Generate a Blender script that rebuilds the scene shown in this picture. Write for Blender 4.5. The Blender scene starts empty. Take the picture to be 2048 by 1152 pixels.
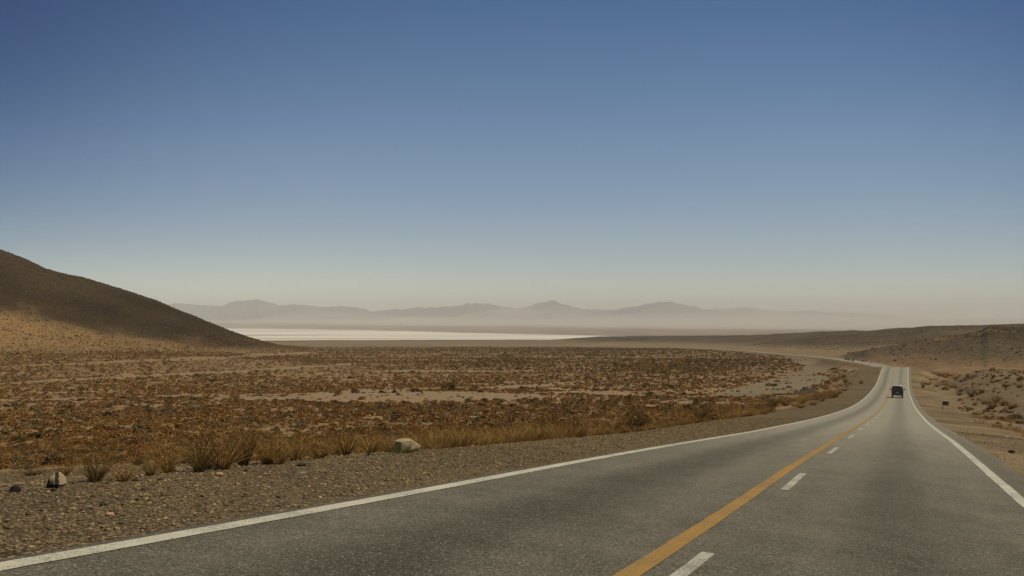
import bpy, bmesh, math, random
import numpy as np
from mathutils import Vector, Matrix
R_ = math.radians
random.seed(7)
RNG = np.random.default_rng(11)
scene = bpy.context.scene
col = scene.collection

# ------------------------------------------------------------------ camera
F, CX, CY, YH = 2000.0, 1024.0, 576.0, 640.0      # focal length and horizon of the 2048 px wide photograph
PITCH = math.atan((YH - CY) / F)
cam_d = bpy.data.cameras.new("camera")
cam_d.sensor_width = 36.0
cam_d.lens = 36.0 * F / 2048.0
cam_d.clip_start = 0.1
cam_d.clip_end = 150000.0
cam = bpy.data.objects.new("camera", cam_d)
col.objects.link(cam)
cam.location = (0, 0, 0)
cam.rotation_euler = (R_(90) + PITCH, 0, 0)
scene.camera = cam

# ------------------------------------------------------------------ sky, sun, exposure
SUN_AZ, SUN_EL = R_(100), R_(60)                   # azimuth clockwise from the view axis (+Y)
world = bpy.data.worlds.new("World")
scene.world = world
world.use_nodes = True
wn, wl = world.node_tree.nodes, world.node_tree.links
wn.clear()
sky = wn.new("ShaderNodeTexSky")
sky.sky_type = 'NISHITA'
sky.sun_disc = False
sky.sun_elevation = SUN_EL
sky.sun_rotation = SUN_AZ
sky.altitude = 3400
sky.air_density = 1.0
sky.dust_density = 0.6
sky.ozone_density = 1.6
bg = wn.new("ShaderNodeBackground")
bg.inputs['Strength'].default_value = 0.085
wo = wn.new("ShaderNodeOutputWorld")
# dust near the horizon, deeper blue higher up; lens vignette painted into the sides
tc = wn.new("ShaderNodeTexCoord")
sep = wn.new("ShaderNodeSeparateXYZ"); wl.new(tc.outputs['Generated'], sep.inputs[0])
cr = wn.new("ShaderNodeValToRGB"); wl.new(sep.outputs[2], cr.inputs[0])
els = cr.color_ramp.elements
for p_, c_ in ((0.0, (1.24, 1.08, .86)), (.03, (1.17, 1.05, .86)), (.072, (1.02, .95, .85)), (.165, (.92, .97, .95)), (.32, (.46, .78, .93)), (1.0, (.55, .8, .95))):
    e_ = els[0] if p_ == 0.0 else (els[-1] if p_ == 1.0 else els.new(p_))
    e_.position = p_; e_.color = (c_[0] / 1.5, c_[1] / 1.5, c_[2] / 1.5, 1)
mx = wn.new("ShaderNodeMix"); mx.data_type = 'RGBA'; mx.blend_type = 'MULTIPLY'; mx.inputs[0].default_value = 1.0; mx.clamp_result = False
wl.new(sky.outputs[0], mx.inputs[6]); wl.new(cr.outputs[0], mx.inputs[7])
dv = wn.new("ShaderNodeVectorMath"); dv.operation = 'DOT_PRODUCT'; dv.inputs[1].default_value = (math.sin(R_(4)), math.cos(R_(4)), 0)
wl.new(tc.outputs['Generated'], dv.inputs[0])
mr = wn.new("ShaderNodeMapRange"); mr.interpolation_type = 'SMOOTHSTEP'      # 1 far off to the sides
for q_, v_ in ((1, .975), (2, .80), (3, 0.0), (4, 1.0)): mr.inputs[q_].default_value = v_
wl.new(dv.outputs['Value'], mr.inputs[0])
me_ = wn.new("ShaderNodeMapRange"); me_.interpolation_type = 'SMOOTHSTEP'
for q_, v_ in ((1, .0), (2, .25), (3, .42), (4, 1.0)): me_.inputs[q_].default_value = v_
wl.new(sep.outputs[2], me_.inputs[0])
mm = wn.new("ShaderNodeMath"); mm.operation = 'MULTIPLY'; wl.new(mr.outputs[0], mm.inputs[0]); wl.new(me_.outputs[0], mm.inputs[1])
tint = wn.new("ShaderNodeMix"); tint.data_type = 'RGBA'; tint.inputs[6].default_value = (1.02, 1.02, 1.02, 1); tint.inputs[7].default_value = (.10, .34, .56, 1)
wl.new(mm.outputs[0], tint.inputs[0])
m3 = wn.new("ShaderNodeMix"); m3.data_type = 'RGBA'; m3.blend_type = 'MULTIPLY'; m3.inputs[0].default_value = 1.0
wl.new(mx.outputs[2], m3.inputs[6]); wl.new(tint.outputs[2], m3.inputs[7])
vm = wn.new("ShaderNodeVectorMath"); vm.operation = 'SCALE'; vm.inputs['Scale'].default_value = 1.5
wl.new(m3.outputs[2], vm.inputs[0])
wl.new(vm.outputs[0], bg.inputs[0])
wl.new(bg.outputs[0], wo.inputs[0])

sun_d = bpy.data.lights.new("sun", 'SUN')
sun_d.energy = 3.6
sun_d.angle = R_(0.5)
sun_d.color = (1.0, 0.885, 0.60)
sun = bpy.data.objects.new("sun", sun_d)
col.objects.link(sun)
sdir = Vector((math.sin(SUN_AZ) * math.cos(SUN_EL), math.cos(SUN_AZ) * math.cos(SUN_EL), math.sin(SUN_EL)))
sun.rotation_euler = sdir.to_track_quat('Z', 'Y').to_euler()
sun.location = (30, -10, 60)

scene.view_settings.view_transform = 'Standard'
scene.view_settings.look = 'None'
scene.view_settings.gamma = 1.0
scene.view_settings.exposure = 0.0
scene.cycles.volume_bounces = 2
scene.cycles.max_bounces = 6
scene.cycles.use_denoising = True
scene.cycles.denoising_prefilter = 'ACCURATE'
scene.cycles.sample_clamp_indirect = 3.0
scene.cycles.sample_clamp_direct = 6.0

# ------------------------------------------------------------------ helpers
cp, sp = math.cos(PITCH), math.sin(PITCH)


def proj(x, y, z):
    d = y * cp + z * sp
    return CX + F * x / d, CY - F * (-y * sp + z * cp) / d


def ray(px, py):
    """unit-y direction through a pixel of the photograph, per metre of horizontal distance: (azimuth, slope)"""
    a, b = (px - CX) / F, (CY - py) / F
    x, y, z = a, cp - b * sp, sp + b * cp
    h = np.hypot(x, y)
    return np.arctan2(x, y), z / h


def az_of(px):
    return ray(px, YH)[0]


def mesh_obj(name, verts, faces, mats, parent=None, smooth=False, link=True):
    me = bpy.data.meshes.new(name)
    verts = np.asarray(verts, np.float32)
    if isinstance(faces, np.ndarray) and faces.ndim == 2:
        k = faces.shape[1]
        me.vertices.add(len(verts))
        me.vertices.foreach_set('co', verts.ravel())
        me.loops.add(faces.size)
        me.loops.foreach_set('vertex_index', faces.astype(np.int32).ravel())
        me.polygons.add(len(faces))
        me.polygons.foreach_set('loop_start', np.arange(0, faces.size, k, dtype=np.int32))
        me.polygons.foreach_set('loop_total', np.full(len(faces), k, np.int32))
        me.update(calc_edges=True)
    else:
        me.from_pydata([tuple(map(float, v)) for v in verts], [], [tuple(f) for f in faces])
        me.update()
    if smooth:
        me.polygons.foreach_set('use_smooth', np.ones(len(me.polygons), bool))
    for m in (mats if isinstance(mats, (list, tuple)) else [mats]):
        me.materials.append(m)
    o = bpy.data.objects.new(name, me)
    if link:
        col.objects.link(o)
    if parent is not None:
        o.parent = parent
    return o


def bm_obj(name, bm, mats, parent=None, smooth=False, link=True):
    me = bpy.data.meshes.new(name)
    bmesh.ops.recalc_face_normals(bm, faces=bm.faces)
    bm.to_mesh(me)
    bm.free()
    if smooth:
        for p in me.polygons:
            p.use_smooth = True
    for m in (mats if isinstance(mats, (list, tuple)) else [mats]):
        me.materials.append(m)
    o = bpy.data.objects.new(name, me)
    if link:
        col.objects.link(o)
    if parent is not None:
        o.parent = parent
    return o


def tag(o, label=None, cat=None, group=None, kind=None):
    if label: o['label'] = label
    if cat: o['category'] = cat
    if group: o['group'] = group
    if kind: o['kind'] = kind
    return o


def empty(name, loc=(0, 0, 0), rz=0.0):
    o = bpy.data.objects.new(name, None)
    col.objects.link(o)
    o.location = loc
    o.rotation_euler = (0, 0, rz)
    o.empty_display_size = 0.2
    return o


def attr_f(me, name, vals):
    a = me.attributes.new(name, 'FLOAT', 'POINT')
    a.data.foreach_set('value', np.asarray(vals, np.float32).ravel())


def attr_c(me, name, vals):
    a = me.attributes.new(name, 'FLOAT_COLOR', 'POINT')
    v = np.ones((len(vals), 4), np.float32)
    v[:, :3] = vals
    a.data.foreach_set('color', v.ravel())


def hash2(i, j, seed):
    h = (i.astype(np.int64) * 374761393 + j.astype(np.int64) * 668265263 + seed * 1442695041) & 0x7fffffff
    h = ((h ^ (h >> 13)) * 1274126177) & 0x7fffffff
    h = h ^ (h >> 16)
    return (h & 0xffff).astype(np.float32) / 65535.0


def vnoise(x, y, seed=0):
    i, j = np.floor(x), np.floor(y)
    fx, fy = x - i, y - j
    fx, fy = fx * fx * (3 - 2 * fx), fy * fy * (3 - 2 * fy)
    a, b = hash2(i, j, seed), hash2(i + 1, j, seed)
    c, d = hash2(i, j + 1, seed), hash2(i + 1, j + 1, seed)
    return (a * (1 - fx) + b * fx) * (1 - fy) + (c * (1 - fx) + d * fx) * fy


def fbm(x, y, seed=0, oct=4):
    s, amp, tot = 0, 1.0, 0.0
    for k in range(oct):
        s = s + amp * vnoise(x * 2 ** k, y * 2 ** k, seed + 17 * k)
        tot += amp
        amp *= 0.5
    return s / tot - 0.5                                # about -0.5 .. 0.5


def smooth(x, a, b):
    t = np.clip((x - a) / (b - a), 0, 1)
    return t * t * (3 - 2 * t)


# ------------------------------------------------------------------ the road's course (surveyed from the photograph)
KN = np.array([-10, 5, 15, 25, 40, 60, 85, 115, 150, 190, 240, 300.])
PSI = np.array([0.38774, 0.37591, 0.36143, 0.36910, 0.36467, 0.36880, 0.37161, 0.36886, 0.36961, 0.36807, 0.37272, 0.37830])
GRD = np.array([-0.08844, -0.07511, -0.07191, -0.07452, -0.07598, -0.07549, -0.06831, -0.06367, -0.05139, -0.04172, -0.02604, 0.03665])
BNK = np.array([-0.02580, -0.05524, -0.04504, -0.02874, -0.00327, 0.00087, 0.00211, 0.00050, -0.00016, 0.00052, -0.00028, 0.00140])
CAM_H, CAM_A = 1.4711, 1.8018
S1 = np.arange(-10, 300, 1.0)
_psi, _g, _b = np.interp(S1, KN, PSI), np.interp(S1, KN, GRD), np.interp(S1, KN, BNK)
ctr = np.cumsum(np.stack([np.sin(_psi) * np.cos(_g), np.cos(_psi) * np.cos(_g), np.sin(_g)], 1), 0)
ctr -= ctr[10]
nrm0 = np.stack([np.cos(_psi) * np.cos(_b), -np.sin(_psi) * np.cos(_b), np.sin(_b)], 1)
ctr = ctr - nrm0[10] * CAM_A + np.array([0, 0, -CAM_H])

# ------------------------------------------------------------------ the land's shape
PD = np.array([2, 5, 9.3, 12, 16, 20, 25, 40, 60, 80, 100, 150, 200, 300, 400, 550, 700, 850, 1000, 1500, 2200, 3000, 3600, 4500, 5600, 14000, 18000, 26000, 60000.])
PZ = np.array([-1.3, -1.4, -1.62, -1.95, -2.35, -2.75, -3.3, -4.95, -6.8, -8.3, -9.6, -12.6, -15.0, -18.4, -20.8, -23.8, -26.4, -28.8, -31, -39.5, -51, -61, -70.5, -98, -116, -116, -90, 10, 60.])
_lt = np.linspace(np.log(2), np.log(60000), 3000)
_zt = np.interp(_lt, np.log(PD), PZ)
_k = np.exp(-0.5 * (np.arange(-25, 26) / 9.0) ** 2); _k /= _k.sum()
_zt = np.convolve(np.pad(_zt, 25, mode='edge'), _k, mode='valid')


def plain(d):
    return np.interp(np.log(np.maximum(d, 2)), _lt, _zt)


# silhouettes: columns of (photo x, photo y of the crest, distance of the crest, distance of the foot)
HILL_L = np.array([(-2600, 560, 700, 420), (-1700, 420, 780, 470), (-900, 400, 900, 540), (-400, 430, 930, 570), (0, 500, 950, 600), (60, 522, 950, 605), (130, 545, 955, 610),
                   (200, 561, 960, 615), (260, 579, 965, 620), (320, 600, 965, 630), (370, 622, 965, 640), (400, 636, 965, 645), (460, 664, 960, 655),
                   (500, 679, 950, 665), (530, 688, 945, 675), (570, 697, 940, 690), (630, 705, 940, 740), (700, 712, 940, 800)], float)
HILL_A = np.array([(1000, 690, 2900, 2000), (1100, 682, 2800, 1900), (1150, 677, 2700, 1700), (1200, 673.5, 2600, 1600), (1300, 671.5, 2400, 1450), (1400, 671, 2150, 1250), (1500, 670, 1900, 1080),
                   (1560, 667, 1700, 960), (1650, 661, 1500, 860), (1750, 659, 1400, 800), (1820, 655, 1400, 780), (1880, 650, 1400, 780), (1960, 649, 1400, 780),
                   (2048, 647, 1400, 800), (2300, 640, 1400, 800), (3000, 620, 1300, 800), (4500, 640, 1200, 800)], float)
HILL_B = np.array([(1660, 716, 560, 470), (1700, 708, 570, 460), (1740, 700, 580, 440), (1800, 690, 600, 420), (1850, 679, 620, 410), (1900, 665, 640, 400), (1940, 655, 655, 390),
                   (1960, 651, 665, 385), (1975, 641, 670, 380), (1995, 641, 672, 378), (2010, 643, 675, 375), (2048, 644.5, 680, 370), (2300, 636, 680, 340), (3000, 600, 650, 300), (4500, 620, 600, 300)], float)


def hill_add(T, az, d, base, back):
    ta = az_of(T[:, 0])
    ty, tR, tF = np.interp(az, ta, T[:, 1]), np.interp(az, ta, T[:, 2]), np.interp(az, ta, T[:, 3])
    px = CX + F * np.tan(np.clip(az, -1.2, 1.2))
    _, sl = ray(px, ty)
    ztop = sl * tR
    rise = np.maximum(ztop - plain(tR), 0)
    t = (d - tF) / (tR - tF)
    up = np.clip(t, 0, 1)
    prof = 0.28 * up ** 1.3 + 0.72 * up * up * (3 - 2 * up) ** 1.0
    down = 1 - smooth(d, tR, tR + back)
    edge = smooth(az, ta[0] - 0.001, ta[0] + 0.02) if T is not HILL_L else 1 - smooth(az, ta[-1] - 0.02, ta[-1] + 0.001)
    w = np.where(t < 1, prof, down)
    return rise * np.where(t < 0, 0, w) * edge, np.where((t > -0.05) & (t < 2.5), edge, 0)


def natural(az, d):
    """height of the land without the road (world z; the camera is at 0), and the share of each hill in it"""
    x, y = d * np.sin(az), d * np.cos(az)
    z = plain(d)
    # the plain swells gently towards the left hill, and stands a little higher on the right of the road
    left = 1 - smooth(az, az_of(150), az_of(760))
    z = z + left * 6.5 * smooth(d, 220, 640) * (1 - smooth(d, 900, 1700))
    hl, ml = hill_add(HILL_L, az, d, z, 900)
    ha, ma = hill_add(HILL_A, az, d, z, 1500)
    hb, mb = hill_add(HILL_B, az, d, z, 500)
    z = z + np.maximum(hl - left * 6.5 * (hl > 0) * smooth(hl, 0, 30), 0)
    z = z + np.maximum(ha, hb)
    amp = smooth(d, 18, 120)
    z = z + amp * 0.5 * fbm(x / 14, y / 14, 3, 3) + 0.9 * smooth(d, 120, 500) * fbm(x / 60, y / 60, 5, 3)
    z = z + (1 - smooth(d, 4200, 5200)) * 3.0 * smooth(d, 700, 1800) * fbm(x / 260, y / 260, 9, 3)
    hh = np.maximum(np.maximum(hl, ha), hb)
    rid = 1 - np.abs(fbm(x / 85, y / 85, 21, 3)) * 4
    z = z - smooth(hh, 2, 26) * 3.6 * np.clip(rid, 0, 1) * (0.6 + .9 * (hb > 2)) + smooth(hh, 3, 20) * 1.9 * fbm(x / 16, y / 16, 31, 3)
    return z, hl, ha, hb


def ground_hit(px, py, dmin=4.0, dmax=5000.0):
    """the point where the line of sight through a pixel meets the natural land"""
    a, s = ray(px, py)
    dd = np.exp(np.linspace(np.log(dmin), np.log(dmax), 2500))
    z, *_ = natural(np.full_like(dd, a), dd)
    k = np.argmax(z >= s * dd)
    d = dd[k]
    return np.array([d * np.sin(a), d * np.cos(a), s * d])


# the road beyond its crest: first straight on and down, then bending left over the plain
far_px = [(1762, 733.5), (1735, 728.5), (1700, 722.8), (1660, 717.5), (1630, 714.8), (1600, 712.3), (1560, 708.8), (1500, 703.2), (1440, 699.6), (1390, 697.2), (1330, 695.0)]
fp = [ctr[-1] + np.array([0, 0, 0])]
dirn = (ctr[-1] - ctr[-6]) / np.linalg.norm((ctr[-1] - ctr[-6])[:2])
# a short crest after the fitted stretch
crest = []
for t, dz in ((14, 0.33), (26, 0.42), (40, 0.1), (60, -1.1), (90, -3.4), (125, -5.8), (160, -7.6)):
    q = ctr[-1] + dirn * t
    crest.append(np.array([q[0], q[1], ctr[-1][2] + dz]))
far_pts = [ground_hit(*p) + np.array([0, 0, 0.35]) for p in far_px]
P3 = np.array([ctr[-2], ctr[-1]] + crest + far_pts)


def catmull(P, step):
    out = []
    for i in range(1, len(P) - 2):
        p0, p1, p2, p3 = P[i - 1], P[i], P[i + 1], P[i + 2]
        n = max(2, int(np.linalg.norm(p2 - p1) / step))
        for t in np.linspace(0, 1, n, endpoint=False):
            t0, t1 = 0.0, np.linalg.norm(p1 - p0) ** .5
            t2 = t1 + np.linalg.norm(p2 - p1) ** .5
            t3 = t2 + np.linalg.norm(p3 - p2) ** .5
            tt = t1 + t * (t2 - t1)
            A1 = (t1 - tt) / (t1 - t0) * p0 + (tt - t0) / (t1 - t0) * p1
            A2 = (t2 - tt) / (t2 - t1) * p1 + (tt - t1) / (t2 - t1) * p2
            A3 = (t3 - tt) / (t3 - t2) * p2 + (tt - t2) / (t3 - t2) * p3
            B1 = (t2 - tt) / (t2 - t0) * A1 + (tt - t0) / (t2 - t0) * A2
            B2 = (t3 - tt) / (t3 - t1) * A2 + (tt - t1) / (t3 - t1) * A3
            out.append((t2 - tt) / (t2 - t1) * B1 + (tt - t1) / (t2 - t1) * B2)
    return np.array(out)


farc = catmull(np.vstack([P3, P3[-1] + (P3[-1] - P3[-2])]), 2.5)[1:]
ROAD = np.vstack([ctr, farc])
kk = np.exp(-0.5 * (np.arange(-6, 7) / 3.0) ** 2); kk /= kk.sum()
sm = np.stack([np.convolve(np.pad(ROAD[:, i], 6, mode='reflect', reflect_type='odd'), kk, mode='valid') for i in range(3)], 1)
wgt = smooth(np.arange(len(ROAD)), 285, 305)[:, None]
ROAD = ROAD * (1 - wgt) + sm * wgt
tan = np.gradient(ROAD, axis=0)
tan /= np.linalg.norm(tan[:, :2], axis=1)[:, None]
RN = np.stack([tan[:, 1], -tan[:, 0], np.zeros(len(ROAD))], 1)
nb = np.zeros(len(ROAD)); nb[:len(_b)] = np.tan(_b)
RN[:, 2] = nb
RS = np.concatenate([[0], np.cumsum(np.linalg.norm(np.diff(ROAD, axis=0), axis=1))]) - 10.0


def road_frame(s):
    return (np.array([np.interp(s, RS, ROAD[:, i]) for i in range(3)]), np.array([np.interp(s, RS, RN[:, i]) for i in range(3)]),
            np.array([np.interp(s, RS, tan[:, i]) for i in range(3)]))


def road_near(x, y):
    """nearest road station for each point: lateral offset (right is positive), road height there, station"""
    lat = np.full(x.shape, 1e6, np.float32); zr = np.zeros(x.shape, np.float32); st = np.zeros(x.shape, np.float32)
    X, Y = ROAD[:, 0].astype(np.float32), ROAD[:, 1].astype(np.float32)
    for i in range(0, len(x), 20000):
        sl = slice(i, i + 20000)
        dx, dy = x[sl, None] - X, y[sl, None] - Y
        k = np.argmin(dx * dx + dy * dy, 1)
        r = np.arange(len(k))
        ddx, ddy = dx[r, k], dy[r, k]
        la = ddx * RN[k, 0] + ddy * RN[k, 1]
        al = ddx * tan[k, 0] + ddy * tan[k, 1]
        dist = np.hypot(ddx, ddy)
        ends = (k == 0) | (k == len(X) - 1)
        la = np.where(ends & (np.abs(al) > 6), np.sign(la + 1e-6) * np.maximum(dist, np.abs(la)), la)
        lat[sl] = la
        zr[sl] = ROAD[k, 2] + la * 0 + al * tan[k, 2] + np.clip(la, -7, 7) * RN[k, 2]
        st[sl] = RS[k] + al
    return lat, zr, st


# ------------------------------------------------------------------ land as a polar sheet round the camera
AZ = np.radians(np.concatenate([np.arange(-180, -42, 6.0), np.arange(-42, -33, 0.5), np.arange(-33, 33, 0.06), np.arange(33, 42, 0.5), np.arange(42, 180.1, 6.0)]))
RR = np.concatenate([np.exp(np.linspace(np.log(1.2), np.log(4600), 640)), np.exp(np.linspace(np.log(4600), np.log(42000), 90))[1:]])
NA, NR = len(AZ), len(RR)
GA, GR = np.meshgrid(AZ, RR, indexing='ij')
ga, gr = GA.ravel(), GR.ravel()
gx, gy = gr * np.sin(ga), gr * np.cos(ga)
gz, hl_, ha_, hb_ = natural(ga, gr)
near = (gr < 1600)
lat = np.full(gx.shape, 1e6); zr = np.zeros(gx.shape); st = np.zeros(gx.shape)
idx = np.nonzero(near & ((np.abs(ga) < R_(42)) | (gr < 60)))[0]
lat[idx], zr[idx], st[idx] = road_near(gx[idx].astype(np.float32), gy[idx].astype(np.float32))


def with_road(z, x, y, lat, zr, st):
    al = np.abs(lat)
    right = lat > 0
    # ground right of the road climbs to a low terrace
    terr = 4.6 * smooth(st, 50, 170) * smooth(lat, 7, 26) * (1 - smooth(lat, 60, 140)) * (1 - smooth(st, 300, 420))
    z = z + np.where(right, terr, 0)
    sh_w = np.where(right, 6.5, 7.0 + 2.0 * smooth(st, 20, 70)) * (1 - 0.25 * smooth(st, 320, 420))
    prof = zr - 0.05 - 0.035 * np.maximum(al - 4.0, 0) - 0.06 * (1 - smooth(al, 3.7, 3.95 + .2 * (lat > 0)))
    prof = prof + smooth(al, 3.8, 4.3) * 0.05 * fbm(x / .9, y / .9, 41, 3)
    bl = np.where(right, 5.0 + 5 * smooth(st, 40, 120), 3.5 + 6 * smooth(st, 30, 160))
    w = smooth(al, sh_w, sh_w + bl)
    return prof * (1 - w) + z * w


m_ = lat < 1e5
gz[m_] = with_road(gz[m_], gx[m_], gy[m_], lat[m_], zr[m_], st[m_])
GZ = gz.reshape(NA, NR)
LAT = lat.reshape(NA, NR)


def land_z(x, y):
    """height of the finished land sheet at points, by interpolation of the sheet itself"""
    a, d = np.arctan2(x, y), np.hypot(x, y)
    i = np.clip(np.searchsorted(AZ, a) - 1, 0, NA - 2)
    j = np.clip(np.searchsorted(RR, d) - 1, 0, NR - 2)
    u = (a - AZ[i]) / (AZ[i + 1] - AZ[i]); v = (d - RR[j]) / (RR[j + 1] - RR[j])
    return (GZ[i, j] * (1 - u) * (1 - v) + GZ[i + 1, j] * u * (1 - v) + GZ[i, j + 1] * (1 - u) * v + GZ[i + 1, j + 1] * u * v)


_RD = np.exp(np.linspace(np.log(3), np.log(4500), 4000))


def G(px, py):
    """ground point of the finished land seen at a pixel of the photograph"""
    a, s = ray(px, py)
    x, y = _RD * np.sin(a), _RD * np.cos(a)
    z = land_z(x, y)
    k = np.argmax(z >= s * _RD)
    return np.array([x[k], y[k], z[k]])


def seg_dist(x, y, poly):
    best = np.full(x.shape, 1e9)
    for p, q in zip(poly[:-1], poly[1:]):
        v = q[:2] - p[:2]
        t = np.clip(((x - p[0]) * v[0] + (y - p[1]) * v[1]) / (v @ v), 0, 1)
        best = np.minimum(best, np.hypot(x - p[0] - t * v[0], y - p[1] - t * v[1]))
    return best


TRACKS = [([(-200, 808), (0, 802), (150, 798), (300, 793), (450, 791), (620, 788), (800, 780), (1000, 775), (1130, 769)], 5.5, 0.9),
          ([(-200, 778), (0, 769), (130, 760), (300, 752), (450, 745), (560, 738), (700, 728)], 6.0, 0.8),
          ([(40, 733), (180, 727), (300, 721), (420, 716), (520, 710), (640, 707)], 9.0, 0.7),
          ([(1588, 750), (1622, 744), (1632, 738), (1622, 730), (1604, 722), (1588, 714)], 7.0, 1.0),
          ([(1500, 792), (1550, 777), (1590, 763), (1620, 754)], 10.0, 0.95),
          ([(1230, 752), (1330, 757), (1440, 748), (1540, 742)], 6.0, 0.4),
          ([(1640, 708), (1700, 700), (1790, 690), (1880, 678), (1960, 668), (2048, 664)], 7.0, 0.75)]
TR = [(np.array([G(*p) for p in pts]), w, s) for pts, w, s in TRACKS]
CLEAR = [(G(810, 793), 30.0, 34.0), (G(640, 794), 24.0, 12.0), (G(930, 795), 16.0, 26.0), (G(900, 743), 40.0, 14.0), (G(1180, 786), 12, 7), (G(1330, 812), 8, 5), (G(1420, 806), 9, 5), (G(1260, 790), 12, 5)]


def bare_mask(x, y):
    m = np.zeros(x.shape)
    wob = 1 + 0.7 * fbm(x / 9, y / 9, 51, 3)
    for poly, w, s in TR:
        m = np.maximum(m, s * (1 - smooth(seg_dist(x, y, poly) * wob, w * 0.55, w * 1.15)))
    for c, rx, ry in CLEAR:
        e = np.hypot((x - c[0]) / rx, (y - c[1]) / ry) * wob
        m = np.maximum(m, 1 - smooth(e, 0.75, 1.1))
    return m


def C(*v):
    return np.array(v, float)


def mixc(a, b, t):
    return a + (b - a) * t[:, None]


vis = np.abs(ga) < R_(42)
bare = np.zeros(gx.shape)
iv = np.nonzero(vis & (gr < 2000))[0]
bare[iv] = bare_mask(gx[iv], gy[iv])

n1 = fbm(gx / 5, gy / 5, 61, 4); n2 = fbm(gx / 40, gy / 40, 62, 4); n3 = fbm(gx / 300, gy / 300, 63, 4)
soil = np.tile(C(.305, .198, .103), (len(gx), 1))
soil = mixc(soil, C(.345, .23, .128), np.clip(0.5 + n2 * 2.2, 0, 1))
soil = mixc(soil, C(.17, .112, .055), np.clip(n1 * 2.6 + 0.22, 0, .8))
soil = mixc(soil, C(.17, .105, .055), smooth(gr, 330, 420) * (1 - smooth(gr, 640, 760)) * 0.3)      # the dense brown belt
soil = mixc(soil, C(.29, .215, .13), smooth(gr, 700, 1100) * 0.9)
soil = mixc(soil, C(.15, .105, .062), smooth(gr, 900, 1300) * np.clip(0.0 + n3 * 2.5 + n2, 0, .6))
soil = mixc(soil, C(.13, .09, .055), smooth(gr, 2300, 3300) * 0.7)
far_r = smooth(CX + F * np.tan(np.clip(ga, -1.2, 1.2)), 1350, 1480)
soil = soil * (1 - bare * .7)[:, None] + mixc(np.tile(C(.33, .235, .142), (len(gx), 1)), C(.18, .138, .09), far_r) * (bare * .7)[:, None]
soil = mixc(soil, C(.24, .205, .145), np.clip(bare - 0.5, 0, 1) * np.clip(0.4 + n2 * 3, 0, 1) * 1.2)
# left hill: dark upper slope, paler apron at its foot
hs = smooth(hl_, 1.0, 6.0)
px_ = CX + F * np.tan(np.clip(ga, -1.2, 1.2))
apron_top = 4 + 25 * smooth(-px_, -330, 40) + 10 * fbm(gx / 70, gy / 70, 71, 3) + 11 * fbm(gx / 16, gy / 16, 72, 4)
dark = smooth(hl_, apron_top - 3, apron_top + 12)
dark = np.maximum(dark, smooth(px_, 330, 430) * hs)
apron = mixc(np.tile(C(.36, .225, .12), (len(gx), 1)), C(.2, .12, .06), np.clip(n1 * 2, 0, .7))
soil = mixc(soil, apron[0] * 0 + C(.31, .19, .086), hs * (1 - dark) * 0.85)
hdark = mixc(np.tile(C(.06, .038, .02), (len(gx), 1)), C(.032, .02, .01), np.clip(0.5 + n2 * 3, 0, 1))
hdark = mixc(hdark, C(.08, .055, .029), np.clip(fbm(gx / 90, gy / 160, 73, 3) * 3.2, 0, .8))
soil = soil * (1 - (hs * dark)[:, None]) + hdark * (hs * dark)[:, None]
# right hills: grey brown with pale orange wash streaks
hr = np.maximum(ha_, hb_)
hrs = smooth(hr, 1.5, 9) * (1 - smooth(gr, 2300, 3300) * .3)
rc = mixc(np.tile(C(.135, .10, .06), (len(gx), 1)), C(.075, .056, .034), np.clip(0.45 + n2 * 2 + n3 * 2, 0, 1))
rc = mixc(rc, C(.21, .14, .08), np.clip(fbm(gx / 55 + gy / 160, gy / 30, 81, 3) * 3.4 - .3, 0, .6))
rc = mixc(rc, C(.05, .038, .024), smooth(hb_, 9, 19) * smooth(px_, 1860, 1960) * .8)
rc = mixc(rc, C(.32, .205, .12), bare * .9)
soil = soil * (1 - hrs[:, None]) + rc * hrs[:, None]
# roadside: grey gravel shoulder, tan ground to the right
al_ = np.abs(lat)
shw = np.where(lat > 0, 8.5, 7.4 + 2.4 * smooth(st, 20, 70) + 9 * (1 - smooth(st, 12, 22)))
grav = np.where(st > -20, 1 - smooth(al_ + 1.6 * n1, shw, shw + 1.8), 0) * (lat < 1e5)
gcol = mixc(np.tile(C(.135, .097, .052), (len(gx), 1)), C(.07, .049, .026), np.clip(.5 + n1 * 2.5, 0, 1))
gcol = np.where((lat > 0)[:, None], mixc(gcol, C(.31, .225, .125), np.clip(.55 + fbm(gx / 2, gy / 9, 91, 3) * 2.6, 0, 1)), gcol)
soil = soil * (1 - grav[:, None]) + gcol * grav[:, None]
rt = smooth(lat, 6, 12) * (1 - smooth(lat, 90, 160)) * (lat < 1e5) * (1 - smooth(st, 330, 420)) * (1 - grav)
rtc = mixc(np.tile(C(.20, .155, .095), (len(gx), 1)), C(.12, .095, .06), np.clip(.35 + n2 * 3, 0, 1))
rtc = mixc(rtc, C(.30, .21, .13), np.clip(fbm(gx / 7, gy / 16, 92, 3) * 3.4, 0, .8))
soil = soil * (1 - rt[:, None] * .85) + rtc * rt[:, None] * .85
# the far shore of the salt basin
shore = smooth(gr, 4300, 5200)
soil = mixc(soil, C(.30, .205, .15), shore)
soil = mixc(soil, C(.20, .135, .105), shore * np.clip(.3 + fbm(ga * 40, gr / 900, 95, 3) * 2.5, 0, 1))
soil *= (1 + 0.25 * fbm(gx / 1.7, gy / 1.7, 64, 3) * (1 - smooth(gr, 60, 300)))[:, None]

speck = smooth(gr, 600, 820) * (1 - smooth(gr, 3400, 4300)) * (0.55 + .3 * np.clip(n2 * 2 + .5, 0, 1)) * (1 - bare * .8)
speck = np.maximum(speck, hs * .8 * smooth(gr, 700, 800))
speck = np.maximum(speck, np.clip(hrs * .75, 0, 1) * (1 - smooth(gr, 2600, 3400)))
pebble = np.clip(grav + rt * .5, 0, 1)


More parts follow.
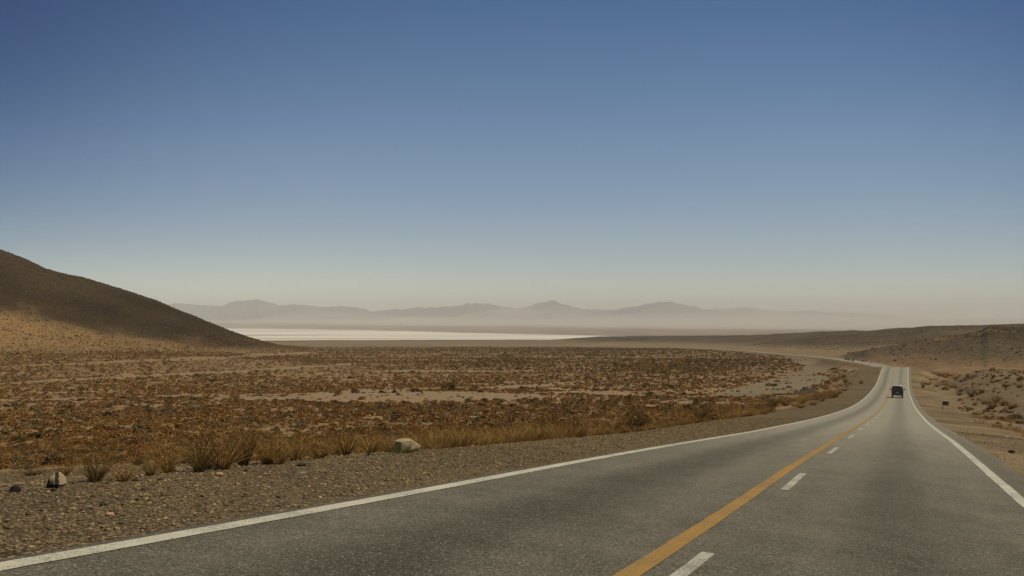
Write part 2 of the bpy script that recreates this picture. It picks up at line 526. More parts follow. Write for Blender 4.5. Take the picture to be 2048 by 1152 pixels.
def nodes_mat(name):
    m = bpy.data.materials.new(name)
    m.use_nodes = True
    nt = m.node_tree
    nt.nodes.clear()
    out = nt.nodes.new('ShaderNodeOutputMaterial')
    b = nt.nodes.new('ShaderNodeBsdfPrincipled')
    nt.links.new(b.outputs[0], out.inputs[0])
    return m, nt, b, out


def N(nt, typ, **kw):
    n = nt.nodes.new(typ)
    for k, v in kw.items():
        if k in ('operation', 'blend_type', 'data_type', 'attribute_type', 'attribute_name', 'feature', 'noise_dimensions', 'interpolation_type', 'distance', 'mode'):
            setattr(n, k, v)
        else:
            n.inputs[k.replace('_', ' ')].default_value = v
    return n


def math_(nt, op, a, b=None, c=None, clamp=False):
    n = nt.nodes.new('ShaderNodeMath'); n.operation = op; n.use_clamp = clamp
    for i, v in enumerate((a, b, c)):
        if v is None: continue
        if isinstance(v, (int, float)): n.inputs[i].default_value = v
        else: nt.links.new(v, n.inputs[i])
    return n.outputs[0]


def mixcol(nt, fac, a, b, blend='MIX'):
    n = nt.nodes.new('ShaderNodeMix'); n.data_type = 'RGBA'; n.blend_type = blend
    for s, v in ((n.inputs[0], fac), (n.inputs[6], a), (n.inputs[7], b)):
        if isinstance(v, (int, float)): s.default_value = v
        elif isinstance(v, tuple): s.default_value = (*v, 1)
        else: nt.links.new(v, s)
    return n.outputs[2]


def ramp(nt, fac, a, b):
    n = nt.nodes.new('ShaderNodeMapRange'); n.interpolation_type = 'SMOOTHSTEP'
    nt.links.new(fac, n.inputs[0]); n.inputs[1].default_value = a; n.inputs[2].default_value = b
    return n.outputs[0]


# ---- land material
m_land, nt, b, out = nodes_mat('desert_soil')
ac = N(nt, 'ShaderNodeAttribute', attribute_name='soil')
asp = N(nt, 'ShaderNodeAttribute', attribute_name='speck')
apb = N(nt, 'ShaderNodeAttribute', attribute_name='pebble')
geo = nt.nodes.new('ShaderNodeNewGeometry')
pos = geo.outputs['Position']
flat = nt.nodes.new('ShaderNodeVectorMath'); flat.operation = 'MULTIPLY'; flat.inputs[1].default_value = (1, 1, 0.15)
nt.links.new(pos, flat.inputs[0])
nz1 = N(nt, 'ShaderNodeTexNoise', Scale=9.0, Detail=5.0, Roughness=.65); nt.links.new(pos, nz1.inputs['Vector'])
nz2 = N(nt, 'ShaderNodeTexNoise', Scale=.36, Detail=4.0, Roughness=.6); nt.links.new(flat.outputs[0], nz2.inputs['Vector'])
vo = N(nt, 'ShaderNodeTexVoronoi', Scale=26.0); nt.links.new(pos, vo.inputs['Vector'])
vo2 = N(nt, 'ShaderNodeTexVoronoi', Scale=11.0); nt.links.new(pos, vo2.inputs['Vector'])
c0 = mixcol(nt, ramp(nt, nz1.outputs[0], .3, .72), ac.outputs['Color'], (0.62, 0.62, 0.62), 'MULTIPLY')
# grains of gravel: every cell its own grey or reddish stone
hsv = nt.nodes.new('ShaderNodeSeparateColor'); nt.links.new(vo.outputs['Color'], hsv.inputs[0])
stone = mixcol(nt, hsv.outputs[0], (.035, .027, .018), (.40, .31, .19))
stone = mixcol(nt, math_(nt, 'MULTIPLY', ramp(nt, hsv.outputs[1], .8, .95), .7), stone, (.36, .2, .13))
fst = math_(nt, 'MULTIPLY', math_(nt, 'MULTIPLY', apb.outputs['Fac'], .85), ramp(nt, vo.outputs['Distance'], .6, .3))
c1 = mixcol(nt, fst, c0, stone)
hsv2 = nt.nodes.new('ShaderNodeSeparateColor'); nt.links.new(vo2.outputs['Color'], hsv2.inputs[0])
fst2 = math_(nt, 'MULTIPLY', math_(nt, 'MULTIPLY', apb.outputs['Fac'], ramp(nt, hsv2.outputs[1], .6, .9)), ramp(nt, vo2.outputs['Distance'], .45, .3))
c1 = mixcol(nt, math_(nt, 'MULTIPLY', fst2, .6), c1, mixcol(nt, hsv2.outputs[0], (.05, .038, .026), (.32, .24, .15)))
# distant scrub too small to model: dark blots of brush
fsp = math_(nt, 'MULTIPLY', asp.outputs['Fac'], ramp(nt, nz2.outputs[0], .47, .6))
c2 = mixcol(nt, fsp, c1, mixcol(nt, .72, c1, (.018, .012, .006)))
nt.links.new(c2, b.inputs['Base Color'])
b.inputs['Roughness'].default_value = .95
b.inputs['Specular IOR Level'].default_value = .15
bp = N(nt, 'ShaderNodeBump', Strength=.55, Distance=.05)
hgt = math_(nt, 'ADD', nz1.outputs[0], math_(nt, 'MULTIPLY', math_(nt, 'SUBTRACT', 1.0, vo.outputs['Distance']), apb.outputs['Fac']))
nt.links.new(hgt, bp.inputs['Height'])
nt.links.new(bp.outputs[0], b.inputs['Normal'])

ii, jj = np.meshgrid(np.arange(NA - 1), np.arange(NR - 1), indexing='ij')
v00 = (ii * NR + jj).ravel()
quads = np.stack([v00, v00 + 1, v00 + NR + 1, v00 + NR], 1)[:, ::-1]
allv = np.stack([gx, gy, gz], 1)
fm = quads[:, 0]
# leave out land far behind the camera
region = np.zeros(len(quads), np.int8)
region[(hl_[fm] > 1.2) & (gr[fm] < 2600)] = 1
region[(ha_[fm] > 2.0) & (ha_[fm] >= hb_[fm])] = 2
region[(hb_[fm] > 1.5) & (hb_[fm] > ha_[fm])] = 3
region[(np.abs(lat[fm]) < shw[fm]) & (np.abs(ga[fm]) < R_(42)) & (st[fm] < 300)] = 4
region[gr[fm] > 4600] = 5
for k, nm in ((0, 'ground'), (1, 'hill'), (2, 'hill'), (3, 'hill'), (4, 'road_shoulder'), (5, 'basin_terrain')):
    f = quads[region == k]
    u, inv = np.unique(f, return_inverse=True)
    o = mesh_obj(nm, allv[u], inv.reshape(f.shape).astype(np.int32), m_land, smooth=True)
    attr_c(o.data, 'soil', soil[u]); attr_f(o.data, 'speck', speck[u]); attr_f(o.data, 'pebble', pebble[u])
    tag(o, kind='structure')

# ------------------------------------------------------------------ salt flat, mountains
m_salt, nt, b, out = nodes_mat('salt_crust')
geo = nt.nodes.new('ShaderNodeNewGeometry')
mp = nt.nodes.new('ShaderNodeMapping'); mp.inputs['Scale'].default_value = (.00025, .0016, 1)
nt.links.new(geo.outputs['Position'], mp.inputs[0])
nz = N(nt, 'ShaderNodeTexNoise', Scale=1.0, Detail=6.0, Roughness=.6); nt.links.new(mp.outputs[0], nz.inputs['Vector'])
nt.links.new(mixcol(nt, ramp(nt, nz.outputs[0], .46, .66), (.73, .70, .64), (.40, .33, .26)), b.inputs['Base Color'])
b.inputs['Roughness'].default_value = .8
sx = np.array([-300, 200, 430, 470, 600, 700, 800, 900, 1000, 1100, 1200, 1300, 1400, 1600, 1900, 2300], float)
sy = np.array([656, 656, 656.3, 657, 658.2, 659.8, 662, 664.8, 667.0, 669.4, 671.5, 673.0, 674.0, 675.5, 676.5, 677], float)
fx = np.linspace(-300, 2300, 500)
fy = np.interp(fx, sx, sy) + 0.5 * fbm(fx / 45, fx * 0, 5, 4)
sa, ss = ray(fx, fy)
outer = -115.0 / ss
inner = np.full(len(fx), 5300.0)
sv, sf = [], []
for t in np.linspace(0, 1, 8):
    d = inner + (outer - inner) * t
    sv.append(np.stack([d * np.sin(sa), d * np.cos(sa), np.full(len(sa), -114.6)], 1))
sv = np.concatenate(sv)
i, j = np.meshgrid(np.arange(7), np.arange(499), indexing='ij')
v = (i * 500 + j).ravel()
o = mesh_obj('salt_flat', sv, np.stack([v, v + 1, v + 501, v + 500], 1), m_salt)
tag(o, kind='structure')

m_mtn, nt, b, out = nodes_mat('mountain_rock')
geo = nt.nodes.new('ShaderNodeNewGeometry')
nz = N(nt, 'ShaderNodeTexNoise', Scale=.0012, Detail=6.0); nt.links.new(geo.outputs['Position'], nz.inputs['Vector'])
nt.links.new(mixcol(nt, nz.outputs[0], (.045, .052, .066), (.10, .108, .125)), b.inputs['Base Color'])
b.inputs['Roughness'].default_value = .95
MT1 = np.array([(-300, 612), (200, 610), (340, 608.5), (380, 606), (410, 609), (440, 611), (470, 603), (485, 598.5), (500, 600), (517, 597.5), (540, 603), (560, 609), (600, 609.5), (630, 611), (650, 613), (670, 611),
                (690, 610), (720, 616), (745, 622), (770, 618), (800, 618.5), (830, 615), (870, 613), (905, 611), (930, 607), (955, 605), (1000, 611), (1030, 616.5), (1060, 612), (1080, 605), (1097, 601), (1115, 603), (1135, 608),
                (1160, 616), (1200, 621.5), (1230, 619), (1260, 612), (1300, 607), (1335, 601.5), (1370, 608), (1405, 616), (1440, 621), (1520, 628), (1700, 640), (2300, 650)], float)
MT2 = np.array([(-300, 622), (600, 622), (850, 619), (1100, 620), (1300, 617), (1450, 616), (1480, 613.5), (1510, 615), (1560, 621), (1640, 623), (1700, 624.5), (1760, 630), (1800, 635), (1900, 638), (2300, 642)], float)
for MT, D, back in ((MT1, 27000.0, 5000.0), (MT2, 34000.0, 6000.0)):
    fx = np.linspace(-300, 2300, 700)
    fy = np.interp(fx, MT[:, 0], MT[:, 1]) + 5.0 * (.5 - 2.2 * np.abs(fbm(fx / 24, fx * 0 + D, 7, 4))) + 4.0 * fbm(fx / 9, fx * 0 + D, 8, 3)
    a, s = ray(fx, fy)
    top = s * D
    rows = []
    for t in np.linspace(-1, 1, 41):
        d = D + (t * 4500 if t < 0 else t * back)
        fall = 1 - abs(t)
        prof = fall ** 1.25
        x, y = d * np.sin(a), d * np.cos(a)
        rid = np.abs(fbm(fx / 26 + t * 1.3, fx * 0 + t * 2.2, 15, 4))
        z = -130 + (top + 130) * prof - rid * 420 * fall * (1 - fall) * 3.0
        rows.append(np.stack([x, y, z], 1))
    v = np.concatenate(rows)
    i, j = np.meshgrid(np.arange(40), np.arange(699), indexing='ij')
    k = (i * 700 + j).ravel()
    o = mesh_obj('mountains', v, np.stack([k, k + 1, k + 701, k + 700], 1), m_mtn, smooth=True)
    tag(o, kind='structure')

# ------------------------------------------------------------------ road and markings
m_asph, nt, b, out = nodes_mat('worn_asphalt')
au = N(nt, 'ShaderNodeAttribute', attribute_name='across')
asv = N(nt, 'ShaderNodeAttribute', attribute_name='along')
geo = nt.nodes.new('ShaderNodeNewGeometry')
pos = geo.outputs['Position']
cmb = nt.nodes.new('ShaderNodeCombineXYZ')
nt.links.new(au.outputs['Fac'], cmb.inputs[0]); nt.links.new(math_(nt, 'MULTIPLY', asv.outputs['Fac'], .12), cmb.inputs[1])
nst = N(nt, 'ShaderNodeTexNoise', Scale=1.6, Detail=4.0, Roughness=.6); nt.links.new(cmb.outputs[0], nst.inputs['Vector'])
nfi = N(nt, 'ShaderNodeTexNoise', Scale=60.0, Detail=3.0, Roughness=.7); nt.links.new(pos, nfi.inputs['Vector'])
nmd = N(nt, 'ShaderNodeTexNoise', Scale=.9, Detail=4.0, Roughness=.6); nt.links.new(pos, nmd.inputs['Vector'])
vag = N(nt, 'ShaderNodeTexVoronoi', Scale=75.0); nt.links.new(pos, vag.inputs['Vector'])
vs = nt.nodes.new('ShaderNodeSeparateColor'); nt.links.new(vag.outputs['Color'], vs.inputs[0])
# oil-darkened strip in the middle of each lane, pale polished wheel tracks beside it
u = math_(nt, 'ADD', au.outputs['Fac'], math_(nt, 'MULTIPLY', math_(nt, 'SUBTRACT', nst.outputs[0], .5), .35))
dl = math_(nt, 'ABSOLUTE', math_(nt, 'ADD', u, 1.9)); dr = math_(nt, 'ABSOLUTE', math_(nt, 'SUBTRACT', u, 1.75))
strip = math_(nt, 'MAXIMUM', ramp(nt, dl, .95, .1), math_(nt, 'MULTIPLY', ramp(nt, dr, .9, .1), .72))
# darker near, paler farther down: windscreen veil and grazing sheen painted into the colour
veil_sheen = ramp(nt, math_(nt, 'ADD', asv.outputs['Fac'], math_(nt, 'MULTIPLY', math_(nt, 'SUBTRACT', nst.outputs[0], .5), 26.0)), 0.0, 62.0)
base = mixcol(nt, veil_sheen, mixcol(nt, ramp(nt, nmd.outputs[0], .22, .78), (.094, .087, .073), (.143, .134, .115)), (.30, .284, .247))
base = mixcol(nt, math_(nt, 'MULTIPLY', strip, .78), base, mixcol(nt, .55, (0, 0, 0), base))
edge = math_(nt, 'MAXIMUM', ramp(nt, au.outputs['Fac'], 3.6, 3.75), ramp(nt, au.outputs['Fac'], -3.6, -3.75))
base = mixcol(nt, math_(nt, 'MULTIPLY', edge, .5), base, (.10, .088, .066))
agg = mixcol(nt, vs.outputs[0], (.35, .34, .31), (1.75, 1.72, 1.62))
base = mixcol(nt, .75, base, agg, 'MULTIPLY')
base = mixcol(nt, math_(nt, 'MULTIPLY', ramp(nt, vs.outputs[1], .93, .98), .45), base, (.5, .48, .43))
base = mixcol(nt, ramp(nt, nfi.outputs[0], .35, .7), base, (.75, .75, .75), 'MULTIPLY')
nt.links.new(base, b.inputs['Base Color'])
b.inputs['Roughness'].default_value = .85
b.inputs['Specular IOR Level'].default_value = .12
bp = N(nt, 'ShaderNodeBump', Strength=.35, Distance=.006)
nt.links.new(math_(nt, 'ADD', math_(nt, 'SUBTRACT', 1, vag.outputs['Distance']), nfi.outputs[0]), bp.inputs['Height'])
nt.links.new(bp.outputs[0], b.inputs['Normal'])

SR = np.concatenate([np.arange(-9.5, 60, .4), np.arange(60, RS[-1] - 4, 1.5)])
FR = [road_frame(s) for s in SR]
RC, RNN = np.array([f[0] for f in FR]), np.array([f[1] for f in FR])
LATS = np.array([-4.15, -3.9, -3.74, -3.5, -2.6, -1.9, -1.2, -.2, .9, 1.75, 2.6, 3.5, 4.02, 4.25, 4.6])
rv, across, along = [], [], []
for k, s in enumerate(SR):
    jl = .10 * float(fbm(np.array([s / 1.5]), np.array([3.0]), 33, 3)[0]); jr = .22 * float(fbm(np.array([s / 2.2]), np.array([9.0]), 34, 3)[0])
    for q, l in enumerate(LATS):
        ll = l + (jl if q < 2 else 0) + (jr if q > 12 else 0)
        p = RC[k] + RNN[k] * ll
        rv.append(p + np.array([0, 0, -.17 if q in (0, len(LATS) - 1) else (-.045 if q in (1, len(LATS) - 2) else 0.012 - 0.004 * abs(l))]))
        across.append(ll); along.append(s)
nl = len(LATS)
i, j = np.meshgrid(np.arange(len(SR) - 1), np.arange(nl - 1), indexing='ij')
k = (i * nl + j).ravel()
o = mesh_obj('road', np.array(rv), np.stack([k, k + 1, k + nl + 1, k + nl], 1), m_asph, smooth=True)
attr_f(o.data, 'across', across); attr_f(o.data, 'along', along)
tag(o, kind='structure')


def paint(name, col_a, col_b, wear):
    m, nt, b, out = nodes_mat(name)
    geo = nt.nodes.new('ShaderNodeNewGeometry')
    n1 = N(nt, 'ShaderNodeTexNoise', Scale=45.0, Detail=4.0, Roughness=.7); nt.links.new(geo.outputs['Position'], n1.inputs['Vector'])
    n2 = N(nt, 'ShaderNodeTexNoise', Scale=1.4, Detail=3.0); nt.links.new(geo.outputs['Position'], n2.inputs['Vector'])
    c = mixcol(nt, n2.outputs[0], col_a, col_b)
    f = ramp(nt, math_(nt, 'ADD', n1.outputs[0], math_(nt, 'MULTIPLY', n2.outputs[0], .3)), wear, wear + .12)
    nt.links.new(mixcol(nt, math_(nt, 'MULTIPLY', f, .75), c, (.1, .095, .085)), b.inputs['Base Color'])
    b.inputs['Roughness'].default_value = .7
    return m


m_white = paint('white_road_paint', (.58, .56, .47), (.44, .42, .35), .66)
m_dash = paint('faded_dash_paint', (.54, .52, .44), (.40, .38, .32), .62)
m_yel = paint('yellow_road_paint', (.38, .215, .035), (.29, .165, .03), .66)


def strip_mesh(name, l0, l1, s0, s1, mat, dz=.005, nw=3):
    ss = SR[(SR >= s0) & (SR <= s1)]
    ss = np.unique(np.concatenate([[s0], ss, [s1]]))
    vv = []
    for s in ss:
        c, n, _ = road_frame(s)
        w = .022 * float(fbm(np.array([s * 3.1]), np.array([l0]), 35, 2)[0])
        for q in range(nw):
            l = l0 + (l1 - l0) * q / (nw - 1) + w
            vv.append(c + n * l + np.array([0, 0, .012 - .004 * abs(l) + dz]))
    i, j = np.meshgrid(np.arange(len(ss) - 1), np.arange(nw - 1), indexing='ij')
    k = (i * nw + j).ravel()
    o = mesh_obj(name, np.array(vv), np.stack([k, k + 1, k + nw + 1, k + nw], 1), mat)
    tag(o, kind='structure')
    return o


# the sheet's crown at the line is interpolated between columns, so the paint rides 5 mm over it
strip_mesh('road_edge_line', -3.645, -3.455, -9, 330, m_white, dz=.006)
strip_mesh('road_edge_line', 3.455, 3.645, -9, 330, m_white, dz=.006)
strip_mesh('road_centre_line', -.28, -.105, -9, RS[-1] - 6, m_yel, dz=.006)
for k in range(11):
    s0 = 4.7 + 10.75 * k
    strip_mesh('road_lane_dash', .085, .205, s0, s0 + (4.25 if k == 0 else 3.5), m_dash, dz=.006)
for l0 in (-3.66, 3.44):
    strip_mesh('road_edge_line', l0, l0 + .22, 330, RS[-1] - 6, m_white, dz=.006)

# ------------------------------------------------------------------ haze over the basin
def volume_mat(name, colour, density, aniso):
    m = bpy.data.materials.new(name); m.use_nodes = True
    nt = m.node_tree; nt.nodes.clear()
    out = nt.nodes.new('ShaderNodeOutputMaterial'); v = nt.nodes.new('ShaderNodeVolumePrincipled')
    v.inputs['Color'].default_value = (*colour, 1); v.inputs['Density'].default_value = density; v.inputs['Anisotropy'].default_value = aniso
    nt.links.new(v.outputs[0], out.inputs['Volume'])
    return m


m_haze = volume_mat('thin_haze', (.955, .985, 1.0), 5.2e-5, -.05)
HZ = [(-40000, -3000, -140), (40000, 43500, 640)]
hv = [(HZ[a][0], HZ[b_][1], HZ[c][2]) for a in (0, 1) for b_ in (0, 1) for c in (0, 1)]
hf = [(0, 1, 3, 2), (4, 6, 7, 5), (0, 4, 5, 1), (2, 3, 7, 6), (0, 2, 6, 4), (1, 5, 7, 3)]
o = mesh_obj('haze', hv, hf, m_haze)
tag(o, kind='stuff')
m_dust = volume_mat('blown_dust', (.99, .955, .89), 1.7e-4, -.05)
for k, (px, d, w, dp, h) in enumerate([(560, 21500, 2600, 2200, 120), (690, 19500, 2300, 2600, 230), (860, 18500, 2600, 2800, 150), (1020, 17500, 2200, 2600, 290), (1180, 17000, 2600, 2800, 190),
                                       (1370, 15500, 2400, 2600, 260), (1520, 15000, 2600, 3000, 230), (1700, 14500, 2600, 3000, 190), (1880, 14000, 2600, 3000, 210), (1250, 21500, 8500, 2600, 130), (1600, 19000, 4200, 2600, 260)]):
    a = float(az_of(px))
    bm = bmesh.new()
    bmesh.ops.create_icosphere(bm, subdivisions=4, radius=1)
    for v in bm.verts:
        n_ = 1 + .35 * float(fbm(np.array([v.co.x * 2.3 + k * 7]), np.array([v.co.y * 2.3 + v.co.z]), 77, 3)[0])
        v.co = Vector((v.co.x * w * n_, v.co.y * dp * n_, v.co.z * h * (1 + 1.5 * float(fbm(np.array([v.co.x * 2 + k * 5]), np.array([v.co.y * 2.]), 79, 3)[0]))))
        v.co.z = max(v.co.z, -6)
    o = bm_obj('dust_cloud', bm, m_dust)
    o.location = (d * math.sin(a), d * math.cos(a), -112); o.rotation_euler = (0, 0, -a)
    tag(o, kind='stuff')

# ------------------------------------------------------------------ plants: building blocks
def leaf_mat(name, c_dark, c_light, c_tip=None, rough=.9):
    m, nt, b, out = nodes_mat(name)
    at = N(nt, 'ShaderNodeAttribute', attribute_name='tone')
    oi = nt.nodes.new('ShaderNodeObjectInfo')
    f = math_(nt, 'ADD', math_(nt, 'MULTIPLY', at.outputs['Fac'], .6), math_(nt, 'MULTIPLY', oi.outputs['Random'], .5), clamp=True)
    c = mixcol(nt, f, c_dark, c_light)
    if c_tip: c = mixcol(nt, ramp(nt, at.outputs['Fac'], .82, .95), c, c_tip)
    nt.links.new(c, b.inputs['Base Color'])
    b.inputs['Roughness'].default_value = rough
    b.inputs['Specular IOR Level'].default_value = .12
    return m


M_RUST = leaf_mat('rust_brown_twigs', (.10, .049, .016), (.325, .172, .058), (.44, .27, .10))
M_GREY = leaf_mat('grey_brown_twigs', (.095, .064, .032), (.25, .17, .085), (.35, .255, .14))
M_OLIVE = leaf_mat('dark_olive_leaves', (.05, .035, .013), (.14, .098, .035))
M_STRAW = leaf_mat('straw_gold_blades', (.2, .115, .03), (.46, .3, .09), (.58, .42, .16))
M_GOLD = leaf_mat('golden_broom', (.17, .095, .026), (.42, .25, .08), (.56, .38, .15))
M_BROOM = leaf_mat('olive_broom', (.085, .056, .018), (.23, .15, .048), (.38, .255, .095))
M_GREEN = leaf_mat('green_blades', (.075, .078, .02), (.2, .19, .055), (.34, .29, .1))
M_STEM = leaf_mat('dry_stems', (.06, .036, .018), (.15, .095, .05))
MATS = [M_RUST, M_GREY, M_OLIVE, M_STRAW]


def leaves(rng, n, size, rx, rz, z0=0.0, shell=.6, flat=.3):
    """n small leaf-sized quads through a half-ellipsoid"""
    u = rng.random(n) * 2 * np.pi; cz = rng.random(n) ** .8
    sr = np.sqrt(1 - cz ** 2)
    r = shell + (1 - shell) * rng.random(n) ** .5
    lob = 1 + .28 * np.sin(u * 3 + rng.random() * 6) + .18 * np.sin(u * 5 + cz * 4 + rng.random() * 6)
    p = np.stack([np.cos(u) * sr * rx * r * lob, np.sin(u) * sr * rx * r * lob, z0 + cz * rz * r * (1 + .25 * (lob - 1))], 1)
    d = rng.normal(size=(n, 3)); d[:, 2] += .7; d[:, :2] += np.stack([np.cos(u), np.sin(u)], 1) * .8
    d /= np.linalg.norm(d, axis=1)[:, None]
    e = np.cross(d, rng.normal(size=(n, 3))); e /= np.linalg.norm(e, axis=1)[:, None]
    L = size * (.6 + .9 * rng.random(n))[:, None]
    W = L * flat
    v = np.stack([p - e * W * .5, p + e * W * .5, p + d * L + e * W * .25, p + d * L - e * W * .25], 1).reshape(-1, 3)
    t = np.repeat(rng.random(n), 4)
    return v, t


def blades(rng, n, h, spread, lean, width, seg=2, base_r=.06, curve=.25, wind=(0, 0)):
    """n upright tapering twigs or blades, each a bent ribbon"""
    out_v, out_t = [], []
    a = rng.random(n) * 2 * np.pi
    br = base_r * np.sqrt(rng.random(n))
    ti = lean * rng.random(n) ** .7
    L = h * (.45 + .55 * rng.random(n) ** .7)
    ww = width * (.6 + .8 * rng.random(n))
    for k in range(n):
        p = np.array([np.cos(a[k]) * br[k], np.sin(a[k]) * br[k], -.02])
        dr = np.array([np.cos(a[k]) * ti[k] + wind[0], np.sin(a[k]) * ti[k] + wind[1], 1.0])
        dr /= np.linalg.norm(dr)
        side = np.cross(dr, rng.normal(size=3)); side /= np.linalg.norm(side)
        bend = (rng.normal(size=3) * .5 + np.array([np.cos(a[k]), np.sin(a[k]), -.3])) * curve
        t = rng.random()
        for s in range(seg):
            w0, w1 = ww[k] * (1 - s / seg * .85), ww[k] * (1 - (s + 1) / seg * .85)
            d2 = dr + bend * (s + 1) / seg; d2 /= np.linalg.norm(d2)
            q = p + d2 * L[k] / seg
            out_v += [p - side * w0 / 2, p + side * w0 / 2, q + side * w1 / 2, q - side * w1 / 2]
            out_t += [t] * 4
            p = q
    return np.array(out_v), np.array(out_t)


def plant_mesh(name, parts, mats, link=False, parent=None):
    """one mesh object out of (verts, tone, material index) groups of quads"""
    v = np.concatenate([p[0] for p in parts]); t = np.concatenate([p[1] for p in parts])
    f = np.arange(len(v), dtype=np.int32).reshape(-1, 4)
    o = mesh_obj(name, v, f, mats, link=link, parent=parent)
    attr_f(o.data, 'tone', t)
    o.data.polygons.foreach_set('material_index', np.concatenate([np.full(len(p[1]) // 4, p[2], np.int32) for p in parts]))
    return o


def dome(rng, rx, rz, n=9, m=4):
    """low lump of coarse brush for far shrubs: a broken dome of separate facets"""
    vv, tt = [], []
    ph = rng.random() * 6
    def P(i, j):
        a = 2 * np.pi * i / n; e = (j / m) * np.pi / 2
        k = 1 + .3 * np.sin(3 * a + ph) + .2 * np.sin(5 * a + 2 * ph + e * 3)
        return np.array([np.cos(a) * np.cos(e) * rx * k, np.sin(a) * np.cos(e) * rx * k, np.sin(e) * rz * (1 + .3 * np.sin(2 * a + ph)) - .04])
    for j in range(m):
        for i in range(n):
            q = np.stack([P(i, j), P(i + 1, j), P(i + 1, j + 1), P(i, j + 1)])
            q = q + rng.normal(size=3) * .045 + rng.normal(size=(4, 3)) * .02
            vv.append(q); tt += [rng.random()] * 4
    return np.concatenate(vv), np.array(tt)


def make_shrub(seed, kind, lod):
    rng = np.random.default_rng(seed)
    tall = .36 + .14 * rng.random()
    if kind == 3:                       # straw tussock
        n = (130, 46, 16)[lod]
        parts = [(*blades(rng, n, .55, .3, 1.15, (.02, .035, .075)[lod], seg=2 if lod == 0 else 1, base_r=.14, curve=.35), 0)]
        if lod == 2: parts.append((*dome(rng, .26, .22, 6, 3), 0))
    else:
        if lod == 0:
            parts = [(*leaves(rng, 520, .085, .46, tall, .02, .45, .32), 0), (*blades(rng, 70, .52, .3, 1.5, .016, seg=2, base_r=.08, curve=.4), 1),
                     (*dome(rng, .3, tall * .62, 9, 3), 0)]
        elif lod == 1:
            parts = [(*dome(rng, .40, tall * .85, 9, 4), 0), (*leaves(rng, 110, .15, .5, tall, .0, .7, .4), 0)]
        else:
            parts = [(*dome(rng, .45, tall, 7, 3), 0), (*leaves(rng, 22, .24, .48, tall, .0, .8, .5), 0)]
    return plant_mesh('desert_shrub', parts, [MATS[kind], M_STEM])


def proto_collection(name, objs):
    c = bpy.data.collections.new(name)
    for o in objs: c.objects.link(o)
    return c


def scatter(name, pts, scl, rot, pid, coll):
    """one stuff object: instances of the collection's pieces on given points"""
    me = bpy.data.meshes.new(name)
    me.vertices.add(len(pts)); me.vertices.foreach_set('co', np.asarray(pts, np.float32).ravel())
    a = me.attributes.new('scl', 'FLOAT_VECTOR', 'POINT'); a.data.foreach_set('vector', np.asarray(scl, np.float32).ravel())
    a = me.attributes.new('rot', 'FLOAT_VECTOR', 'POINT'); a.data.foreach_set('vector', np.asarray(rot, np.float32).ravel())
    a = me.attributes.new('pid', 'INT', 'POINT'); a.data.foreach_set('value', np.asarray(pid, np.int32))
    o = bpy.data.objects.new(name, me); col.objects.link(o)
    ng = bpy.data.node_groups.new(name + '_nodes', 'GeometryNodeTree')
    ng.interface.new_socket('Geometry', in_out='INPUT', socket_type='NodeSocketGeometry')
    ng.interface.new_socket('Geometry', in_out='OUTPUT', socket_type='NodeSocketGeometry')
    gi, go = ng.nodes.new('NodeGroupInput'), ng.nodes.new('NodeGroupOutput')
    ip = ng.nodes.new('GeometryNodeInstanceOnPoints')
    ci = ng.nodes.new('GeometryNodeCollectionInfo')
    ci.inputs['Collection'].default_value = coll
    ci.inputs['Separate Children'].default_value = True
    ci.inputs['Reset Children'].default_value = True
    def na(n, t):
        q = ng.nodes.new('GeometryNodeInputNamedAttribute'); q.data_type = t; q.inputs[0].default_value = n
        return q.outputs[0]
    ng.links.new(gi.outputs[0], ip.inputs['Points']); ng.links.new(ci.outputs[0], ip.inputs['Instance'])
    ip.inputs['Pick Instance'].default_value = True
    ng.links.new(na('pid', 'INT'), ip.inputs['Instance Index'])
    ng.links.new(na('rot', 'FLOAT_VECTOR'), ip.inputs['Rotation'])
    ng.links.new(na('scl', 'FLOAT_VECTOR'), ip.inputs['Scale'])
    ng.links.new(ip.outputs[0], go.inputs[0])
    mod = o.modifiers.new('scatter', 'NODES'); mod.node_group = ng
    return tag(o, kind='stuff')


# prototypes: index = lod * 12 + kind * 3 + variant
PROTO = [make_shrub(100 + 37 * k, (k % 12) // 3, k // 12) for k in range(36)]
SHRUBS = proto_collection('shrub_kinds', PROTO)

